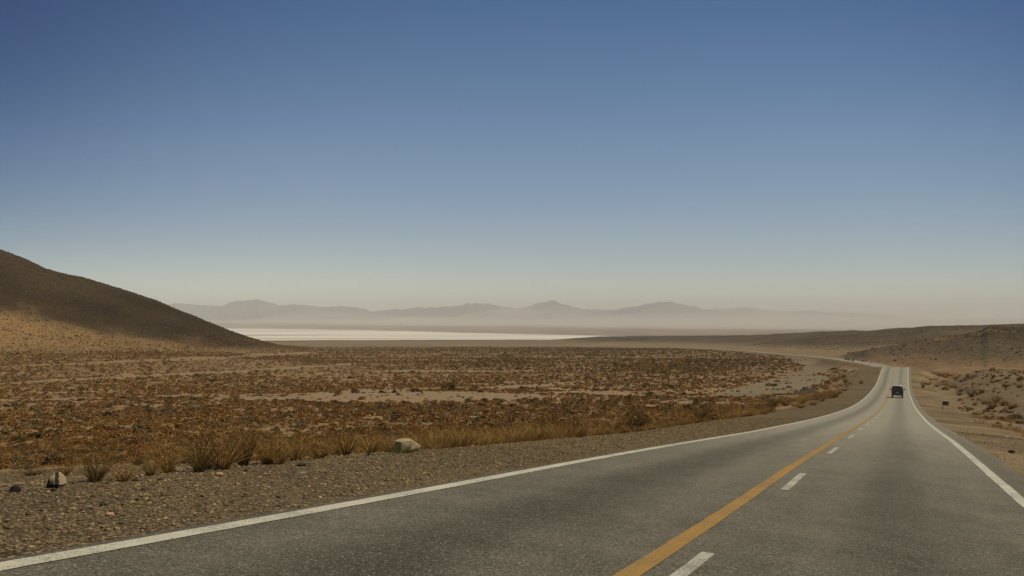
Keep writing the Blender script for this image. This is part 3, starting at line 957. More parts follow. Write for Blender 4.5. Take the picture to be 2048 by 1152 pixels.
# ------------------------------------------------------------------ scrub over the plain and the hills
xs, ys, sc, kd = [], [], [], []
for d0, d1, dm in ((9, 60, 3.4), (60, 150, 2.0), (150, 350, 1.0), (350, 700, .42), (700, 1350, .22)):
    th = R_(64)
    n = int(.5 * th * (d1 * d1 - d0 * d0) * dm)
    d = np.sqrt(d0 * d0 + (d1 * d1 - d0 * d0) * RNG.random(n)); a = (RNG.random(n) - .5) * th
    x, y = d * np.sin(a), d * np.cos(a)
    _, hl, ha, hb = natural(a, d)
    la, _, ss = road_near(x.astype(np.float32), y.astype(np.float32))
    px = CX + F * np.tan(a)
    br = bare_mask(x, y)
    p1, p2 = fbm(x / 4.5, y / 4.5, 101, 3), fbm(x / (18 + d / 12), y / (18 + d / 12), 102, 3)
    dens = np.clip(.84 + 1.5 * p2 + 1.8 * p1 - .12 * smooth(d, 60, 140), .10, 1.25)
    dens *= 1 - .95 * smooth(br, .2, .7)
    belt = smooth(d, 330, 400) * (1 - smooth(d, 620, 700))
    dens = dens * (1 - belt) + np.clip(.62 + 1.6 * p2 + p1, .12, 1.2) * belt * (1 - smooth(br, .3, .8))
    edge_l = np.where(px < 430, 9.5 + 5.5 * smooth(-px, -430, -120), 9.0 + 2.5 * smooth(ss, 20, 90) + 5.0 * smooth(ss, 90, 150))
    left_ok = smooth(-la, edge_l - .8, edge_l + 1.5)
    right_d = .085 * smooth(la, 8, 12) * (1 + 2 * smooth(p2, .05, .25)) * (1 - .5 * smooth(la, 60, 160))
    rd = (np.abs(la) < 1e5)
    dens = np.where(rd & (la > 0) & (ss < 420), right_d, np.where(rd, dens * left_ok, dens))
    dens = np.where(rd & (np.abs(la) < 9), 0, dens)
    dens = np.where(np.abs(px - 1888) < 26, np.where((la > 0) & (la < 40) & (d > 60) & (d < 240), 0, dens), dens)      # open ground round the small sign
    apron = smooth(hl, 1, 5) * (1 - smooth(hl, 16, 30))
    dens = np.where(hl > 1, np.where(d < 700, 1.0, 1.25) * np.clip(1.1 + 1.8 * p2 - .30 * apron, .1, 1.4), np.where((d > 700) & (np.maximum(ha, hb) < 3), dens * .5, dens))
    dens = np.where(np.maximum(ha, hb) > 3, .55 * np.clip(.6 + 2 * p2 + p1, .05, 1.2), dens)
    keep = RNG.random(n) < dens / 1.25
    keep_ = keep
    x, y, d, la, hl, p2, px = [q[keep] for q in (x, y, d, la, hl, p2, px)]
    n = len(x)
    base = .34 + .30 * smooth(d, 15, 70) + .24 * smooth(d, 70, 220) + .45 * smooth(d, 250, 900)
    s = base * np.clip(np.exp(RNG.normal(size=n) * .42) * .70, .25, 2.1)
    r = RNG.random(n) + .35 * fbm(x / 12, y / 12, 103, 2)
    k = np.select([r < .54, r < .73, r < .86], [0, 1, 2], 3)
    k = np.where((d > 420) & (px > 900) & (RNG.random(n) < .35), 2, k)
    k = np.where((hl > 12) & (RNG.random(n) < .93), 2, k)
    hill_ = (hl > 1) | (np.maximum(ha, hb)[keep_] > 3)
    s = np.where(hill_, s * .70, s)
    k = np.where((la > 8) & (la < 1e5) & (RNG.random(n) < .5), 0, k)
    k = np.where((k == 3) & (d > 300) & (RNG.random(n) < .6), 1, k)
    xs.append(x); ys.append(y); sc.append(s); kd.append(k)
xs, ys, sc, kd = map(np.concatenate, (xs, ys, sc, kd))
ds = np.hypot(xs, ys); zs = land_z(xs, ys)
lodv = np.select([ds < 70, ds < 230], [0, 1], 2)
var = RNG.integers(0, 3, len(xs)); rotz = RNG.random(len(xs)) * 6.283
hgt = sc * (.55 + .5 * RNG.random(len(xs)))
qx, qy = proj(xs, ys, zs)
inview = (qx > 4) & (qx < 2044) & (qy < 1140)
app = np.where(inview, sc / ds * 2000, 0)
order = np.argsort(-app)
SOLO = order[:300]
rest = np.ones(len(xs), bool); rest[SOLO] = False
zoff = -.03 * sc
scatter('scrub', np.stack([xs, ys, zs + zoff], 1)[rest], np.stack([sc, sc, hgt], 1)[rest],
        np.stack([xs * 0, xs * 0, rotz], 1)[rest], (lodv * 12 + kd * 3 + var)[rest], SHRUBS)
SH_LABEL = ['low rust-brown scrub bush on the sandy plain left of the road', 'low grey-brown scrub bush on the sandy plain left of the road',
            'small dark olive cushion bush among the brown scrub left of the road', 'straw-yellow grass tussock among the brown scrub left of the road']
SH_LABEL_R = ['low rust-brown scrub bush on the stony slope right of the road', 'low grey-brown scrub bush on the stony slope right of the road',
              'small dark olive cushion bush on the stony slope right of the road', 'straw-yellow grass tussock on the stony slope right of the road']
SH_NAME = ['scrub_bush', 'scrub_bush', 'cushion_bush', 'grass_tussock']
SH_CAT = ['bush', 'bush', 'bush', 'grass tussock']
lat_s, _, _ = road_near(xs[SOLO].astype(np.float32), ys[SOLO].astype(np.float32))
for q, la in zip(SOLO, lat_s):
    k = int(kd[q]); rt_ = la > 0
    o = bpy.data.objects.new(SH_NAME[k], PROTO[int(lodv[q]) * 12 + k * 3 + int(var[q])].data)
    col.objects.link(o)
    o.location = (xs[q], ys[q], zs[q] + zoff[q]); o.rotation_euler = (0, 0, rotz[q]); o.scale = (sc[q], sc[q], hgt[q])
    lb = (SH_LABEL_R if rt_ else SH_LABEL)[k]
    tag(o, lb, SH_CAT[k], ['rust', 'grey', 'olive', 'straw'][k] + (' plants on the slope right of the road' if rt_ else ' plants on the plain left of the road'))

# ------------------------------------------------------------------ broom bushes along the verge
def make_broom(seed, mat, n=230, lean=.55, wide=.009, wind=(.12, 0)):
    rng = np.random.default_rng(seed)
    root = None
    fol = plant_mesh('foliage', [(*blades(rng, n, 1.0, .3, lean, wide, seg=3, base_r=.10, curve=.4, wind=wind), 0),
                                 (*leaves(rng, n, .07, .40, .85, .12, .35, .16), 0)], [mat])
    st_ = plant_mesh('stem', [(*blades(rng, 16, .6, .2, lean, .022, seg=2, base_r=.05, curve=.2, wind=wind), 0)], [M_STEM])
    return fol, st_


BROOM = {}
for key, mat in (('gold', M_GOLD), ('olive', M_BROOM), ('rust', M_RUST), ('green', M_OLIVE)):
    BROOM[key] = [make_broom(900 + 31 * i + len(key), mat, lean=.75 + .25 * i) for i in range(3)]


def place_broom(px, py, hpx, wpx, key, i, label, group=None, cat='bush', name='broom_bush', point=None):
    p = G(px, py) if point is None else point
    d = p[1] * cp + p[2] * sp
    h, w = hpx * d / F, wpx * d / F
    fol, st_ = BROOM[key][i % 3]
    root = empty(name, p, (i * 1.7) % 6.28)
    root.scale = (w / .85, w / .85, h / .66)
    for pr, nm in ((fol, 'foliage'), (st_, 'stem')):
        c = pr.copy(); c.name = nm; col.objects.link(c); c.parent = root
    tag(root, label, cat, group)
    return root


LEFT = [(190, 963, 62, 70, 'olive', 'tall olive broom bush on the gravel just right of the dark two-faced rock'),
        (248, 962, 38, 56, 'gold', 'low golden broom bush joined to the right side of the first olive bush'),
        (302, 951, 46, 34, 'olive', 'thin upright olive broom bush standing alone on the gravel'),
        (334, 948, 62, 64, 'gold', 'golden broom bush with twigs leaning right over bare gravel'),
        (398, 944, 72, 62, 'olive', 'dark olive broom bush at the left end of the tall verge clump'),
        (443, 939, 84, 84, 'gold', 'tallest golden broom bush in the middle of the verge clump'),
        (487, 932, 74, 64, 'olive', 'olive broom bush with a pale yellow stalk in the verge clump'),
        (535, 928, 62, 66, 'gold', 'golden broom bush at the right end of the tall verge clump'),
        (1012, 881, 50, 56, 'olive', 'rounded olive bush with bare stems by the gravel, right of the pale boulder'),
        (1100, 872, 54, 50, 'olive', 'first of two upright olive bushes side by side on the verge'),
        (1137, 871, 54, 50, 'olive', 'second of two upright olive bushes, with splayed reddish stems'),
        (1270, 858, 38, 42, 'green', 'dark yellow-green round bush in the golden verge grass'),
        (1402, 840, 32, 34, 'olive', 'grey-olive bush at the gravel edge where the road begins to bend'),
        (1546, 815, 18, 26, 'green', 'small dark bush at the gravel edge before the earth mound'),
        (1722, 768, 9, 9, 'green', 'small dark lone bush on the bare gravel close to the road crest'),
        (1691, 766, 11, 14, 'green', 'dark green shrub in the orange brush left of the road crest'),
        (130, 951, 30, 34, 'rust', 'brown bush growing right behind the dark two-faced rock'),
        (68, 951, 18, 50, 'green', 'flat dark green-brown cushion bush on gravel left of the two-faced rock')]
for i, (px, py, h, w, key, lb) in enumerate(LEFT):
    place_broom(px, py, h, w, key, i, lb)
GOLDS = [(592, 921, 54), (640, 916, 50), (690, 910, 46), (742, 906, 42), (870, 894, 36), (925, 889, 36), (968, 885, 36), (1058, 877, 40), (1180, 867, 40), (1225, 862, 36), (1320, 851, 30), (1362, 845, 28),
         (1445, 833, 26), (1482, 829, 25), (1520, 823, 22), (1572, 812, 22), (1604, 808, 20), (1636, 800, 18), (1662, 790, 15), (780, 903, 26), (560, 928, 40), (1120, 874, 30)]
for i, (px, py, h) in enumerate(GOLDS):
    place_broom(px, py, h, h * 1.25, 'gold', i + 1, 'golden broom bush in the unbroken grassy fringe of the left road verge', 'golden bushes fringing the left verge')
RIGHT = [(1846, 776, 12, 10, 'green', 'grey-green upright bush at the roadside right of the pickup'), (1857, 770, 9, 17, 'gold', None), (1874, 774, 9, 12, 'rust', None), (1882, 751, 8, 30, 'gold', None),
         (1899, 752, 8, 28, 'rust', None), (1890, 770, 9, 20, 'rust', None), (1901, 776, 10, 20, 'gold', None), (1921, 784, 11, 14, 'rust', None), (1919, 791, 13, 12, 'olive', None),
         (1943, 794, 18, 22, 'olive', 'largest olive-orange bush beyond the small roadside sign'), (1955, 790, 10, 14, 'rust', None), (1967, 808, 12, 15, 'rust', None),
         (1984, 818, 19, 24, 'rust', None), (1992, 805, 15, 20, 'gold', None), (2004, 811, 12, 14, 'rust', None), (2023, 818, 15, 26, 'rust', None), (2019, 826, 6, 22, 'green', 'low flat green bush at the foot of the orange bushes on the right'),
         (2039, 838, 11, 13, 'green', 'dark green round bush at the right edge above the ditch'), (1935, 824, 5, 8, 'green', 'tiny green bush on bare ground right of the small sign'), (2020, 852, 7, 9, 'olive', None), (1967, 829, 6, 6, 'olive', None),
         (2012, 775, 11, 16, 'rust', None), (2039, 776, 11, 17, 'rust', None), (2029, 748, 7, 12, 'green', 'dark bush highest on the stony slope at the right edge'), (2020, 753, 6, 10, 'rust', None), (1951, 754, 5, 7, 'olive', None),
         (1870, 760, 6, 14, 'gold', None), (1912, 757, 6, 18, 'gold', None), (1930, 762, 6, 16, 'rust', None), (1960, 770, 7, 16, 'gold', None), (1985, 766, 6, 14, 'rust', None)]
for i, (px, py, h, w, key, lb) in enumerate(RIGHT):
    gname = {'gold': 'golden', 'rust': 'orange-brown', 'olive': 'olive'}.get(key)
    if lb: place_broom(px, py, h, w, key, i, lb)
    else: place_broom(px, py, h, w, key, i, gname + ' dry bush in the straggling row on the slope right of the road', gname + ' bushes on the right slope')

for i in range(70):
    s_i = 85 + 185 * RNG.random() ** .9; l_i = -(8.6 + 1.2 * RNG.random() + 15 * RNG.random() ** 2.2 * (1 - .5 * smooth(s_i, 200, 270)))
    c_, n_, _ = road_frame(s_i)
    q = c_ + n_ * l_i; q[2] = float(land_z(q[:1], q[1:2])[0]) - .03
    d = q[1]; hm = .35 + .6 * RNG.random()
    key = ('gold', 'gold', 'rust', 'gold', 'gold', 'olive', 'gold')[i % 7]
    place_broom(0, 0, hm * F / d, hm * F / d * (1.2 + .8 * RNG.random()), key, i, {'rust': 'orange-brown', 'gold': 'golden', 'olive': 'olive'}[key] + ' bush on the gravel bank left of the bend in the road',
                {'rust': 'orange-brown', 'gold': 'golden', 'olive': 'olive'}[key] + ' bushes on the left bank at the bend', point=q)

# big dark bushes round the clearing
DARK = [(470, 794, 8, 20), (388, 800, 6, 16), (362, 797, 5, 14), (640, 783, 8, 14), (678, 789, 8, 12), (710, 786, 9, 17), (763, 786, 7, 11), (789, 786, 8, 10), (796, 791, 6, 8), (830, 784, 9, 16), (888, 780, 9, 14), (904, 780, 12, 18),
        (936, 780, 7, 18), (950, 778, 7, 16), (962, 785, 6, 14), (995, 803, 8, 22), (1056, 719, 5, 8), (700, 757, 5, 9), (1180, 713, 4, 26), (1262, 712, 4, 14), (1205, 714, 4, 18), (1010, 712, 3, 24)]
for i, (px, py, h, w) in enumerate(DARK):
    p = G(px, py); d = p[1]
    o = bpy.data.objects.new('thorn_bush', PROTO[12 + 6 + i % 3].data if i % 4 else PROTO[12 + i % 3].data)
    col.objects.link(o)
    o.location = p + np.array([0, 0, -.05]); o.rotation_euler = (0, 0, i * 1.3); o.scale = (w * d / F, w * d / F, h * d / F * 2.1)
    tag(o, 'large dark thorn bush standing out beside the pale clearing and dirt track' if i < 16 else 'broad dark green bush in the far belt of the plain', 'bush', 'dark bushes round the clearing' if i < 16 else 'dark bushes far out on the plain')

# dry grass fringe on both verges
def make_tuft(seed, mat):
    rng = np.random.default_rng(seed)
    return plant_mesh('grass_tuft', [(*blades(rng, 60, .42, .2, .6, .007, seg=2, base_r=.16, curve=.3, wind=(.1, 0)), 0)], [mat])


TUFTS = [make_tuft(400 + i, (M_GOLD, M_STRAW, M_GOLD, M_BROOM)[i]) for i in range(4)]
n = 9000
s_ = 9 + 275 * RNG.random(n) ** 1.35
lt = -(7.3 + 2.6 * smooth(s_, 20, 60) - 2.0 * smooth(s_, 120, 230) + np.abs(RNG.normal(size=n)) * (.9 + s_ / 90))
n2_ = 700
s2 = 14 + 200 * RNG.random(n2_) ** 1.2; l2 = 7.0 + np.abs(RNG.normal(size=n2_)) * 3 + RNG.random(n2_) * 2
s_ = np.concatenate([s_, s2]); lt = np.concatenate([lt, l2])
c3 = np.stack([np.interp(s_, RS, ROAD[:, i]) + np.interp(s_, RS, RN[:, i]) * lt for i in range(2)], 1)
mk = (fbm(c3[:, 0] / (3 + s_ / 25), c3[:, 1] / (3 + s_ / 25), 111, 3) + .18 * smooth(s_, 14, 40) * (1 - smooth(s_, 60, 130)) > np.where(s_ < 14, .2, .05 + .13 * smooth(s_, 70, 120))) & ~((s_ < 15) & (RNG.random(len(s_)) < .5))
c3, s_ = c3[mk], s_[mk]
zz = land_z(c3[:, 0], c3[:, 1]) - .02
k_ = (.45 + .75 * RNG.random(len(s_)) + 2.2 * np.clip(fbm(c3[:, 0] / 1.6, c3[:, 1] / 1.6, 112, 2), -.15, .5)) * (1 + 1.3 * smooth(s_, 50, 180)); k_ = np.maximum(k_, .25)
scatter('dry_grass', np.column_stack([c3, zz]), np.stack([k_, k_, k_ * (.7 + .5 * RNG.random(len(s_)))], 1), np.column_stack([s_ * 0, s_ * 0, RNG.random(len(s_)) * 6.28]),
        np.where(RNG.random(len(s_)) < .7, RNG.choice([0, 2], len(s_)), RNG.integers(0, 4, len(s_))), proto_collection('tuft_kinds', TUFTS))

# ------------------------------------------------------------------ gravel and stones
def stone_mat(name, a, b_, sc=8.0):
    m, nt, b, out = nodes_mat(name)
    tc_ = nt.nodes.new('ShaderNodeTexCoord'); oi = nt.nodes.new('ShaderNodeObjectInfo')
    nz = N(nt, 'ShaderNodeTexNoise', Scale=sc, Detail=5.0, Roughness=.65); nt.links.new(tc_.outputs['Object'], nz.inputs['Vector'])
    f = math_(nt, 'ADD', math_(nt, 'MULTIPLY', nz.outputs[0], .45), math_(nt, 'MULTIPLY', math_(nt, 'POWER', oi.outputs['Random'], 1.6), .7), clamp=True)
    nt.links.new(mixcol(nt, f, a, b_), b.inputs['Base Color']); b.inputs['Roughness'].default_value = .85; b.inputs['Specular IOR Level'].default_value = .25
    bp = N(nt, 'ShaderNodeBump', Strength=.4, Distance=.02); nt.links.new(nz.outputs[0], bp.inputs['Height']); nt.links.new(bp.outputs[0], b.inputs['Normal'])
    return m


M_GRAV = stone_mat('grey_gravel', (.012, .009, .005), (.40, .29, .155))
M_STONE = stone_mat('brown_stone', (.1, .08, .058), (.34, .27, .19))
M_DARKST = stone_mat('dark_stone', (.018, .015, .012), (.06, .05, .04))
M_PINK = stone_mat('pink_stone', (.26, .15, .1), (.5, .33, .24))
M_PALE = stone_mat('pale_boulder', (.25, .195, .115), (.48, .39, .25), 5.0)


def rock_bm(seed, dims, sub=2, cuts=7, rough=.12):
    rng = np.random.default_rng(seed)
    bm = bmesh.new()
    bmesh.ops.create_icosphere(bm, subdivisions=sub, radius=1)
    nn = rng.normal(size=(cuts, 3)); nn /= np.linalg.norm(nn, axis=1)[:, None]
    dd_ = .62 + .25 * rng.random(cuts)
    for v in bm.verts:
        c = np.array(v.co)
        for k in range(cuts):
            t = c @ nn[k]
            if t > dd_[k]: c = c - nn[k] * (t - dd_[k])
        c = c * (1 + rough * float(fbm(np.array([c[0] * 2 + seed]), np.array([c[1] * 2 + c[2] * 3]), seed, 3)[0]))
        v.co = Vector((c[0] * dims[0], c[1] * dims[1], c[2] * dims[2]))
    return bm


PEB = [bm_obj('pebble', rock_bm(50 + i, (.5, .36 + .05 * i, .26), 1, 6), M_GRAV, link=False) for i in range(6)]
def shoulder_pts(n, s0, s1, l0, l1, pw=1.5):
    s = s0 + (s1 - s0) * RNG.random(n) ** pw
    l = l0 + (l1 - l0) * RNG.random(n)
    c = np.stack([np.interp(s, RS, ROAD[:, i]) + np.interp(s, RS, RN[:, i]) * l for i in range(2)], 1)
    return s, l, c
ga_ = [shoulder_pts(60000, 2, 75, -10.5, -3.85, 1.7), shoulder_pts(16000, 2, 20, -17, -8.5, 1.0), shoulder_pts(5000, 8, 60, 4.3, 9.5, 1.4)]
s_ = np.concatenate([q[0] for q in ga_]); l_ = np.concatenate([q[1] for q in ga_]); c3 = np.concatenate([q[2] for q in ga_])
cl = fbm(c3[:, 0] / .9, c3[:, 1] / .9, 121, 3) + .5
mk = RNG.random(len(s_)) < np.clip(.25 + 1.1 * cl - .7 * smooth(-np.abs(l_), -4.25, -3.9), 0, 1)
s_, l_, c3 = s_[mk], l_[mk], c3[mk]
k_ = .016 + .055 * RNG.random(len(s_)) ** 3.6 + .014 * smooth(s_, 15, 50)
scatter('gravel', np.column_stack([c3, land_z(c3[:, 0], c3[:, 1]) + k_ * .12]), np.stack([k_, k_, k_], 1), np.column_stack([RNG.normal(size=len(s_)) * .3, RNG.normal(size=len(s_)) * .3, RNG.random(len(s_)) * 6.28]),
        RNG.integers(0, 6, len(s_)), proto_collection('pebble_kinds', PEB))


def place_rock(name, px, py, wpx, hpx, seed, mat, label, cat='stone', sub=3, cuts=9, depth=.8, group=None):
    p = G(px, py); d = p[1]
    w, h = wpx * d / F, hpx * d / F
    o = bm_obj(name, rock_bm(seed, (w / 2 * 1.15, w / 2 * depth, h * .66), sub, cuts), mat)
    o.location = p + np.array([0, 0, h * .36]); o.rotation_euler = (0, 0, -math.atan2(p[0], p[1]))
    return tag(o, label, cat, group)


for k, (px, py, w, h, mt, lb) in enumerate([
        (31, 984, 18, 13, M_DARKST, 'black rounded stone at the left edge of the gravel shoulder'), (108, 983, 11, 7, M_DARKST, 'small dark stone just below the two-faced rock'),
        (220, 1033, 16, 9, M_PINK, 'pink flat stone lying on the gravel near the white line'), (602, 950, 22, 7, M_STONE, 'flat tan slab stone on the gravel below the golden bushes'),
        (437, 951, 18, 7, M_PINK, 'flat pinkish stone on the gravel under the tallest broom bush'), (416, 938, 16, 12, M_DARKST, 'dark broken stone at the foot of the broom clump'),
        (458, 935, 14, 6, M_PINK, 'small pink stone at the foot of the broom clump'), (604, 932, 18, 6, M_DARKST, 'flat dark stone beside the gravel edge right of the broom clump'),
        (350, 943, 20, 9, M_STONE, 'grey stone at the base of the leaning golden bush'), (491, 943, 10, 6, M_DARKST, 'small black stone on gravel below the broom clump'),
        (206, 1012, 14, 8, M_DARKST, 'dark slab stone lying in the gravel above the pink flat stone'), (740, 912, 12, 6, M_DARKST, 'dark stone on the gravel edge left of the pale boulder'),
        (348, 938, 12, 8, M_PALE, 'pale greenish stone behind the base of the leaning golden bush'), (976, 883, 14, 5, M_DARKST, 'dark flat stone left of the rounded olive bush'),
        (1072, 880, 14, 6, M_DARKST, 'dark stone between the rounded olive bush and the twin bushes'), (2024, 906, 12, 6, M_DARKST, 'dark scrap of stone on the tracked dirt right of the road'),
        (2042, 848, 18, 6, M_DARKST, 'low black rock ledge at the right edge beside the ditch'), (880, 896, 10, 5, M_DARKST, 'small dark stone right of the pale boulder'), (270, 962, 12, 5, M_DARKST, 'dark stone beneath the low golden bush'),
        (320, 960, 10, 4, M_DARKST, 'dark pebble-like stone under the thin olive bush')]):
    place_rock('stone', px, py, w, h, 300 + k, mt, lb, depth=.7)

# the pale boulder: sloping flat top, overhanging right end
def hull_rock(name, pts, mat, seed, rough=.02, sub=2):
    bm = bmesh.new()
    for p in pts: bm.verts.new(p)
    r = bmesh.ops.convex_hull(bm, input=list(bm.verts))
    bmesh.ops.delete(bm, geom=[g for g in r['geom_interior'] if isinstance(g, bmesh.types.BMVert)], context='VERTS')
    bmesh.ops.bevel(bm, geom=list(bm.edges), offset=.012, segments=1, affect='EDGES')
    bmesh.ops.triangulate(bm, faces=list(bm.faces))
    bmesh.ops.subdivide_edges(bm, edges=list(bm.edges), cuts=sub, use_grid_fill=True)
    for v in bm.verts:
        c = v.co
        n_ = float(fbm(np.array([c.x * 14 + seed]), np.array([c.y * 14 + c.z * 17]), seed, 3)[0])
        v.co = c * (1 + rough * n_ * 4)
    return bm_obj(name, bm, mat)


p = G(815, 903); d = p[1]; u_ = d / F
bo = hull_rock('boulder', [(-26 * u_, -.02, 26 * u_), (-22 * u_, .12, 29 * u_), (-14 * u_, -.10, 27 * u_), (-12 * u_, .14, 31 * u_), (4 * u_, .12, 31 * u_), (10 * u_, -.06, 28 * u_), (26 * u_, -.02, 13 * u_), (27 * u_, .08, 12 * u_), (24 * u_, -.02, 7 * u_),
                       (-24 * u_, -.04, -3 * u_), (-20 * u_, .15, -4 * u_), (8 * u_, -.12, 4 * u_), (12 * u_, .1, -3 * u_), (-10 * u_, -.13, 3 * u_), (18 * u_, 0, -2 * u_)], M_PALE, 3)
bo.scale = (1, 1, .8); bo.location = p; bo.rotation_euler = (0, 0, -math.atan2(p[0], p[1]))
tag(bo, 'pale flat-topped boulder at the grassy gravel edge with a tuft before it', 'boulder')
rng = np.random.default_rng(77)
gt = plant_mesh('grass_clump', [(*blades(rng, 170, .27, .2, .55, .006, seg=2, base_r=.17, curve=.3, wind=(.15, 0)), 0)], [M_GREEN], link=True)
gp = G(806, 906)
gt.location = gp + np.array([0, -.02, 0]); gt.scale = (1.1, .5, 1)
tag(gt, 'green and yellow grass clump growing in front of the pale boulder', 'grass')

# rock: shade and sunlight painted as dark stone and two pale faces
p = G(115, 976); d = p[1]; u_ = d / F
dr_ = hull_rock('rock', [(-22 * u_, 0, 0), (-17 * u_, -.03, 18 * u_), (-12 * u_, .03, 26 * u_), (2 * u_, .04, 33 * u_), (5 * u_, -.02, 31 * u_), (16 * u_, -.01, 20 * u_), (18 * u_, .03, 8 * u_), (14 * u_, -.05, 4 * u_), (-4 * u_, -.07, 6 * u_), (-10 * u_, -.06, 20 * u_),
                          (-2 * u_, -.055, 25 * u_), (0, .08, 0), (-16 * u_, .07, 4 * u_), (10 * u_, .07, 2 * u_)], [M_DARKST, M_PALE], 5)
for f_ in dr_.data.polygons:
    c = f_.center
    if c.y < .02 and c.z > 7 * u_ and ((-14 * u_ < c.x < -5 * u_ and c.z > 9 * u_) or (2 * u_ < c.x < 18 * u_)): f_.material_index = 1
dr_.location = p; dr_.rotation_euler = (0, 0, -math.atan2(p[0], p[1]))
tag(dr_, 'dark rock with two faces painted pale as if sunlit on the gravel at far left', 'rock')

# litter: crumpled white scraps
m_lit, nt, b, out = nodes_mat('white_plastic')
nz = N(nt, 'ShaderNodeTexNoise', Scale=30.0, Detail=2.0)
nt.links.new(mixcol(nt, nz.outputs[0], (.62, .64, .64), (.82, .82, .8)), b.inputs['Base Color']); b.inputs['Roughness'].default_value = .5
for px, py, w, lb in ((67, 922, 9, 'crumpled white plastic scrap on the gravel at far left'), (2017, 876, 9, 'crumpled white plastic scrap on the dirt right of the road')):
    p = G(px, py); u_ = p[1] / F
    bm = bmesh.new(); bmesh.ops.create_grid(bm, x_segments=7, y_segments=7, size=.5)
    rr = np.random.default_rng(int(px))
    for v in bm.verts: v.co = Vector((v.co.x * w * u_ * (1 - .3 * rr.random()), v.co.y * w * u_ * .8, (.12 + .5 * rr.random() * (1 - 1.2 * abs(v.co.x))) * w * u_))
    bmesh.ops.solidify(bm, geom=list(bm.faces), thickness=.002)
    o = bm_obj('litter', bm, m_lit); o.location = p
    tag(o, lb, 'litter')

# ------------------------------------------------------------------ earth mound and low wall left of the road
p0, p1, p2 = G(1588, 789), G(1640, 784), G(1610, 787)
ax = (p1 - p0)[:2]; Lm = float(np.linalg.norm(ax)); um = Lm / 52
bm = bmesh.new(); bmesh.ops.create_grid(bm, x_segments=40, y_segments=20, size=1)
for v in bm.verts:
    x, y = v.co.x, v.co.y
    prof = np.interp(x, [-1, -.93, -.35, .2, .75, 1], [0, .16, 1.0, .72, .5, 0]) * max(0, 1 - abs(y) ** 1.5)
    v.co = Vector((x * Lm * .27, y * Lm * .14, prof * 6.5 * um + .16 * float(fbm(np.array([x * 5]), np.array([y * 5]), 8, 4)[0]) - .12))
m_mound, nt, b, out = nodes_mat('dark_spoil')
nz = N(nt, 'ShaderNodeTexNoise', Scale=1.8, Detail=6.0, Roughness=.7)
nt.links.new(mixcol(nt, ramp(nt, nz.outputs[0], .35, .65), (.016, .012, .008), (.075, .057, .036)), b.inputs['Base Color']); b.inputs['Roughness'].default_value = .95
o = bm_obj('earth_mound', bm, m_mound, smooth=True)
o.location = ((p0 + p1) / 2 + np.array([0, 0, 0])); o.rotation_euler = (0, 0, math.atan2(ax[1], ax[0]))
tag(o, 'dark triangular spoil mound left of the road below the orange brush', 'mound')
q0, q1 = G(1543, 790), G(1590, 789)
dv_ = q1 - q0; Lw = float(np.linalg.norm(dv_[:2]))
bm = bmesh.new(); rr = np.random.default_rng(9); x = 0
while x < Lw:
    w = .25 + .25 * rr.random(); h = .22 + .12 * rr.random()
    bmesh.ops.create_cube(bm, size=1, matrix=Matrix.Translation((x + w / 2, rr.normal() * .03, h / 2 - .05)) @ Matrix.Rotation(rr.normal() * .08, 4, 'Z') @ Matrix.Diagonal((w * .97, .34, h, 1)))
    x += w
bmesh.ops.bevel(bm, geom=list(bm.edges), offset=.03, segments=1, affect='EDGES')
o = bm_obj('stone_wall', bm, M_DARKST)
o.location = q0; o.rotation_euler = (0, -math.atan2(dv_[2], Lw), math.atan2(dv_[1], dv_[0]))
tag(o, 'low dark line of stones running left from the spoil mound', 'wall')

# ------------------------------------------------------------------ small roadside sign
def metal(name, c, rough=.6, met=0.0):
    m, nt, b, out = nodes_mat(name)
    tc_ = nt.nodes.new('ShaderNodeTexCoord')
    nz = N(nt, 'ShaderNodeTexNoise', Scale=6.0, Detail=5.0); nt.links.new(tc_.outputs['Object'], nz.inputs['Vector'])
    nt.links.new(mixcol(nt, nz.outputs[0], tuple(v * .7 for v in c), tuple(min(1, v * 1.2) for v in c)), b.inputs['Base Color'])
    b.inputs['Roughness'].default_value = rough; b.inputs['Metallic'].default_value = met
    return m


def box(bm, x0, x1, y0, y1, z0, z1, bev=0.0):
    r = bmesh.ops.create_cube(bm, size=1, matrix=Matrix.Translation(((x0 + x1) / 2, (y0 + y1) / 2, (z0 + z1) / 2)) @ Matrix.Diagonal((x1 - x0, y1 - y0, z1 - z0, 1)))
    if bev:
        es = {e for v in r['verts'] for e in v.link_edges}
        bmesh.ops.bevel(bm, geom=list(es), offset=bev, segments=2, affect='EDGES')


p = G(1885.5, 819.5); u_ = p[1] / F
sg = empty('roadside_sign', p, R_(-20))
bm = bmesh.new(); box(bm, -.035, .035, -.035, .035, -.1, 16.5 * u_, .008); bm_obj('post', bm, metal('grey_post', (.12, .105, .085)), sg)
pl = None
bm = bmesh.new(); box(bm, -.04, 11.0 * u_, -.062, -.038, 8.6 * u_, 16.8 * u_, .006); pl = bm_obj('plate', bm, metal('faded_plate', (.16, .14, .115)), sg)
bm = bmesh.new(); box(bm, -.03, 10.8 * u_, -.067, -.0645, 14.0 * u_, 16.6 * u_); bm_obj('top_band', bm, metal('black_band', (.02, .018, .016)), pl)
tag(sg, 'small dark flag-shaped sign plate on a single post right of the road', 'sign')

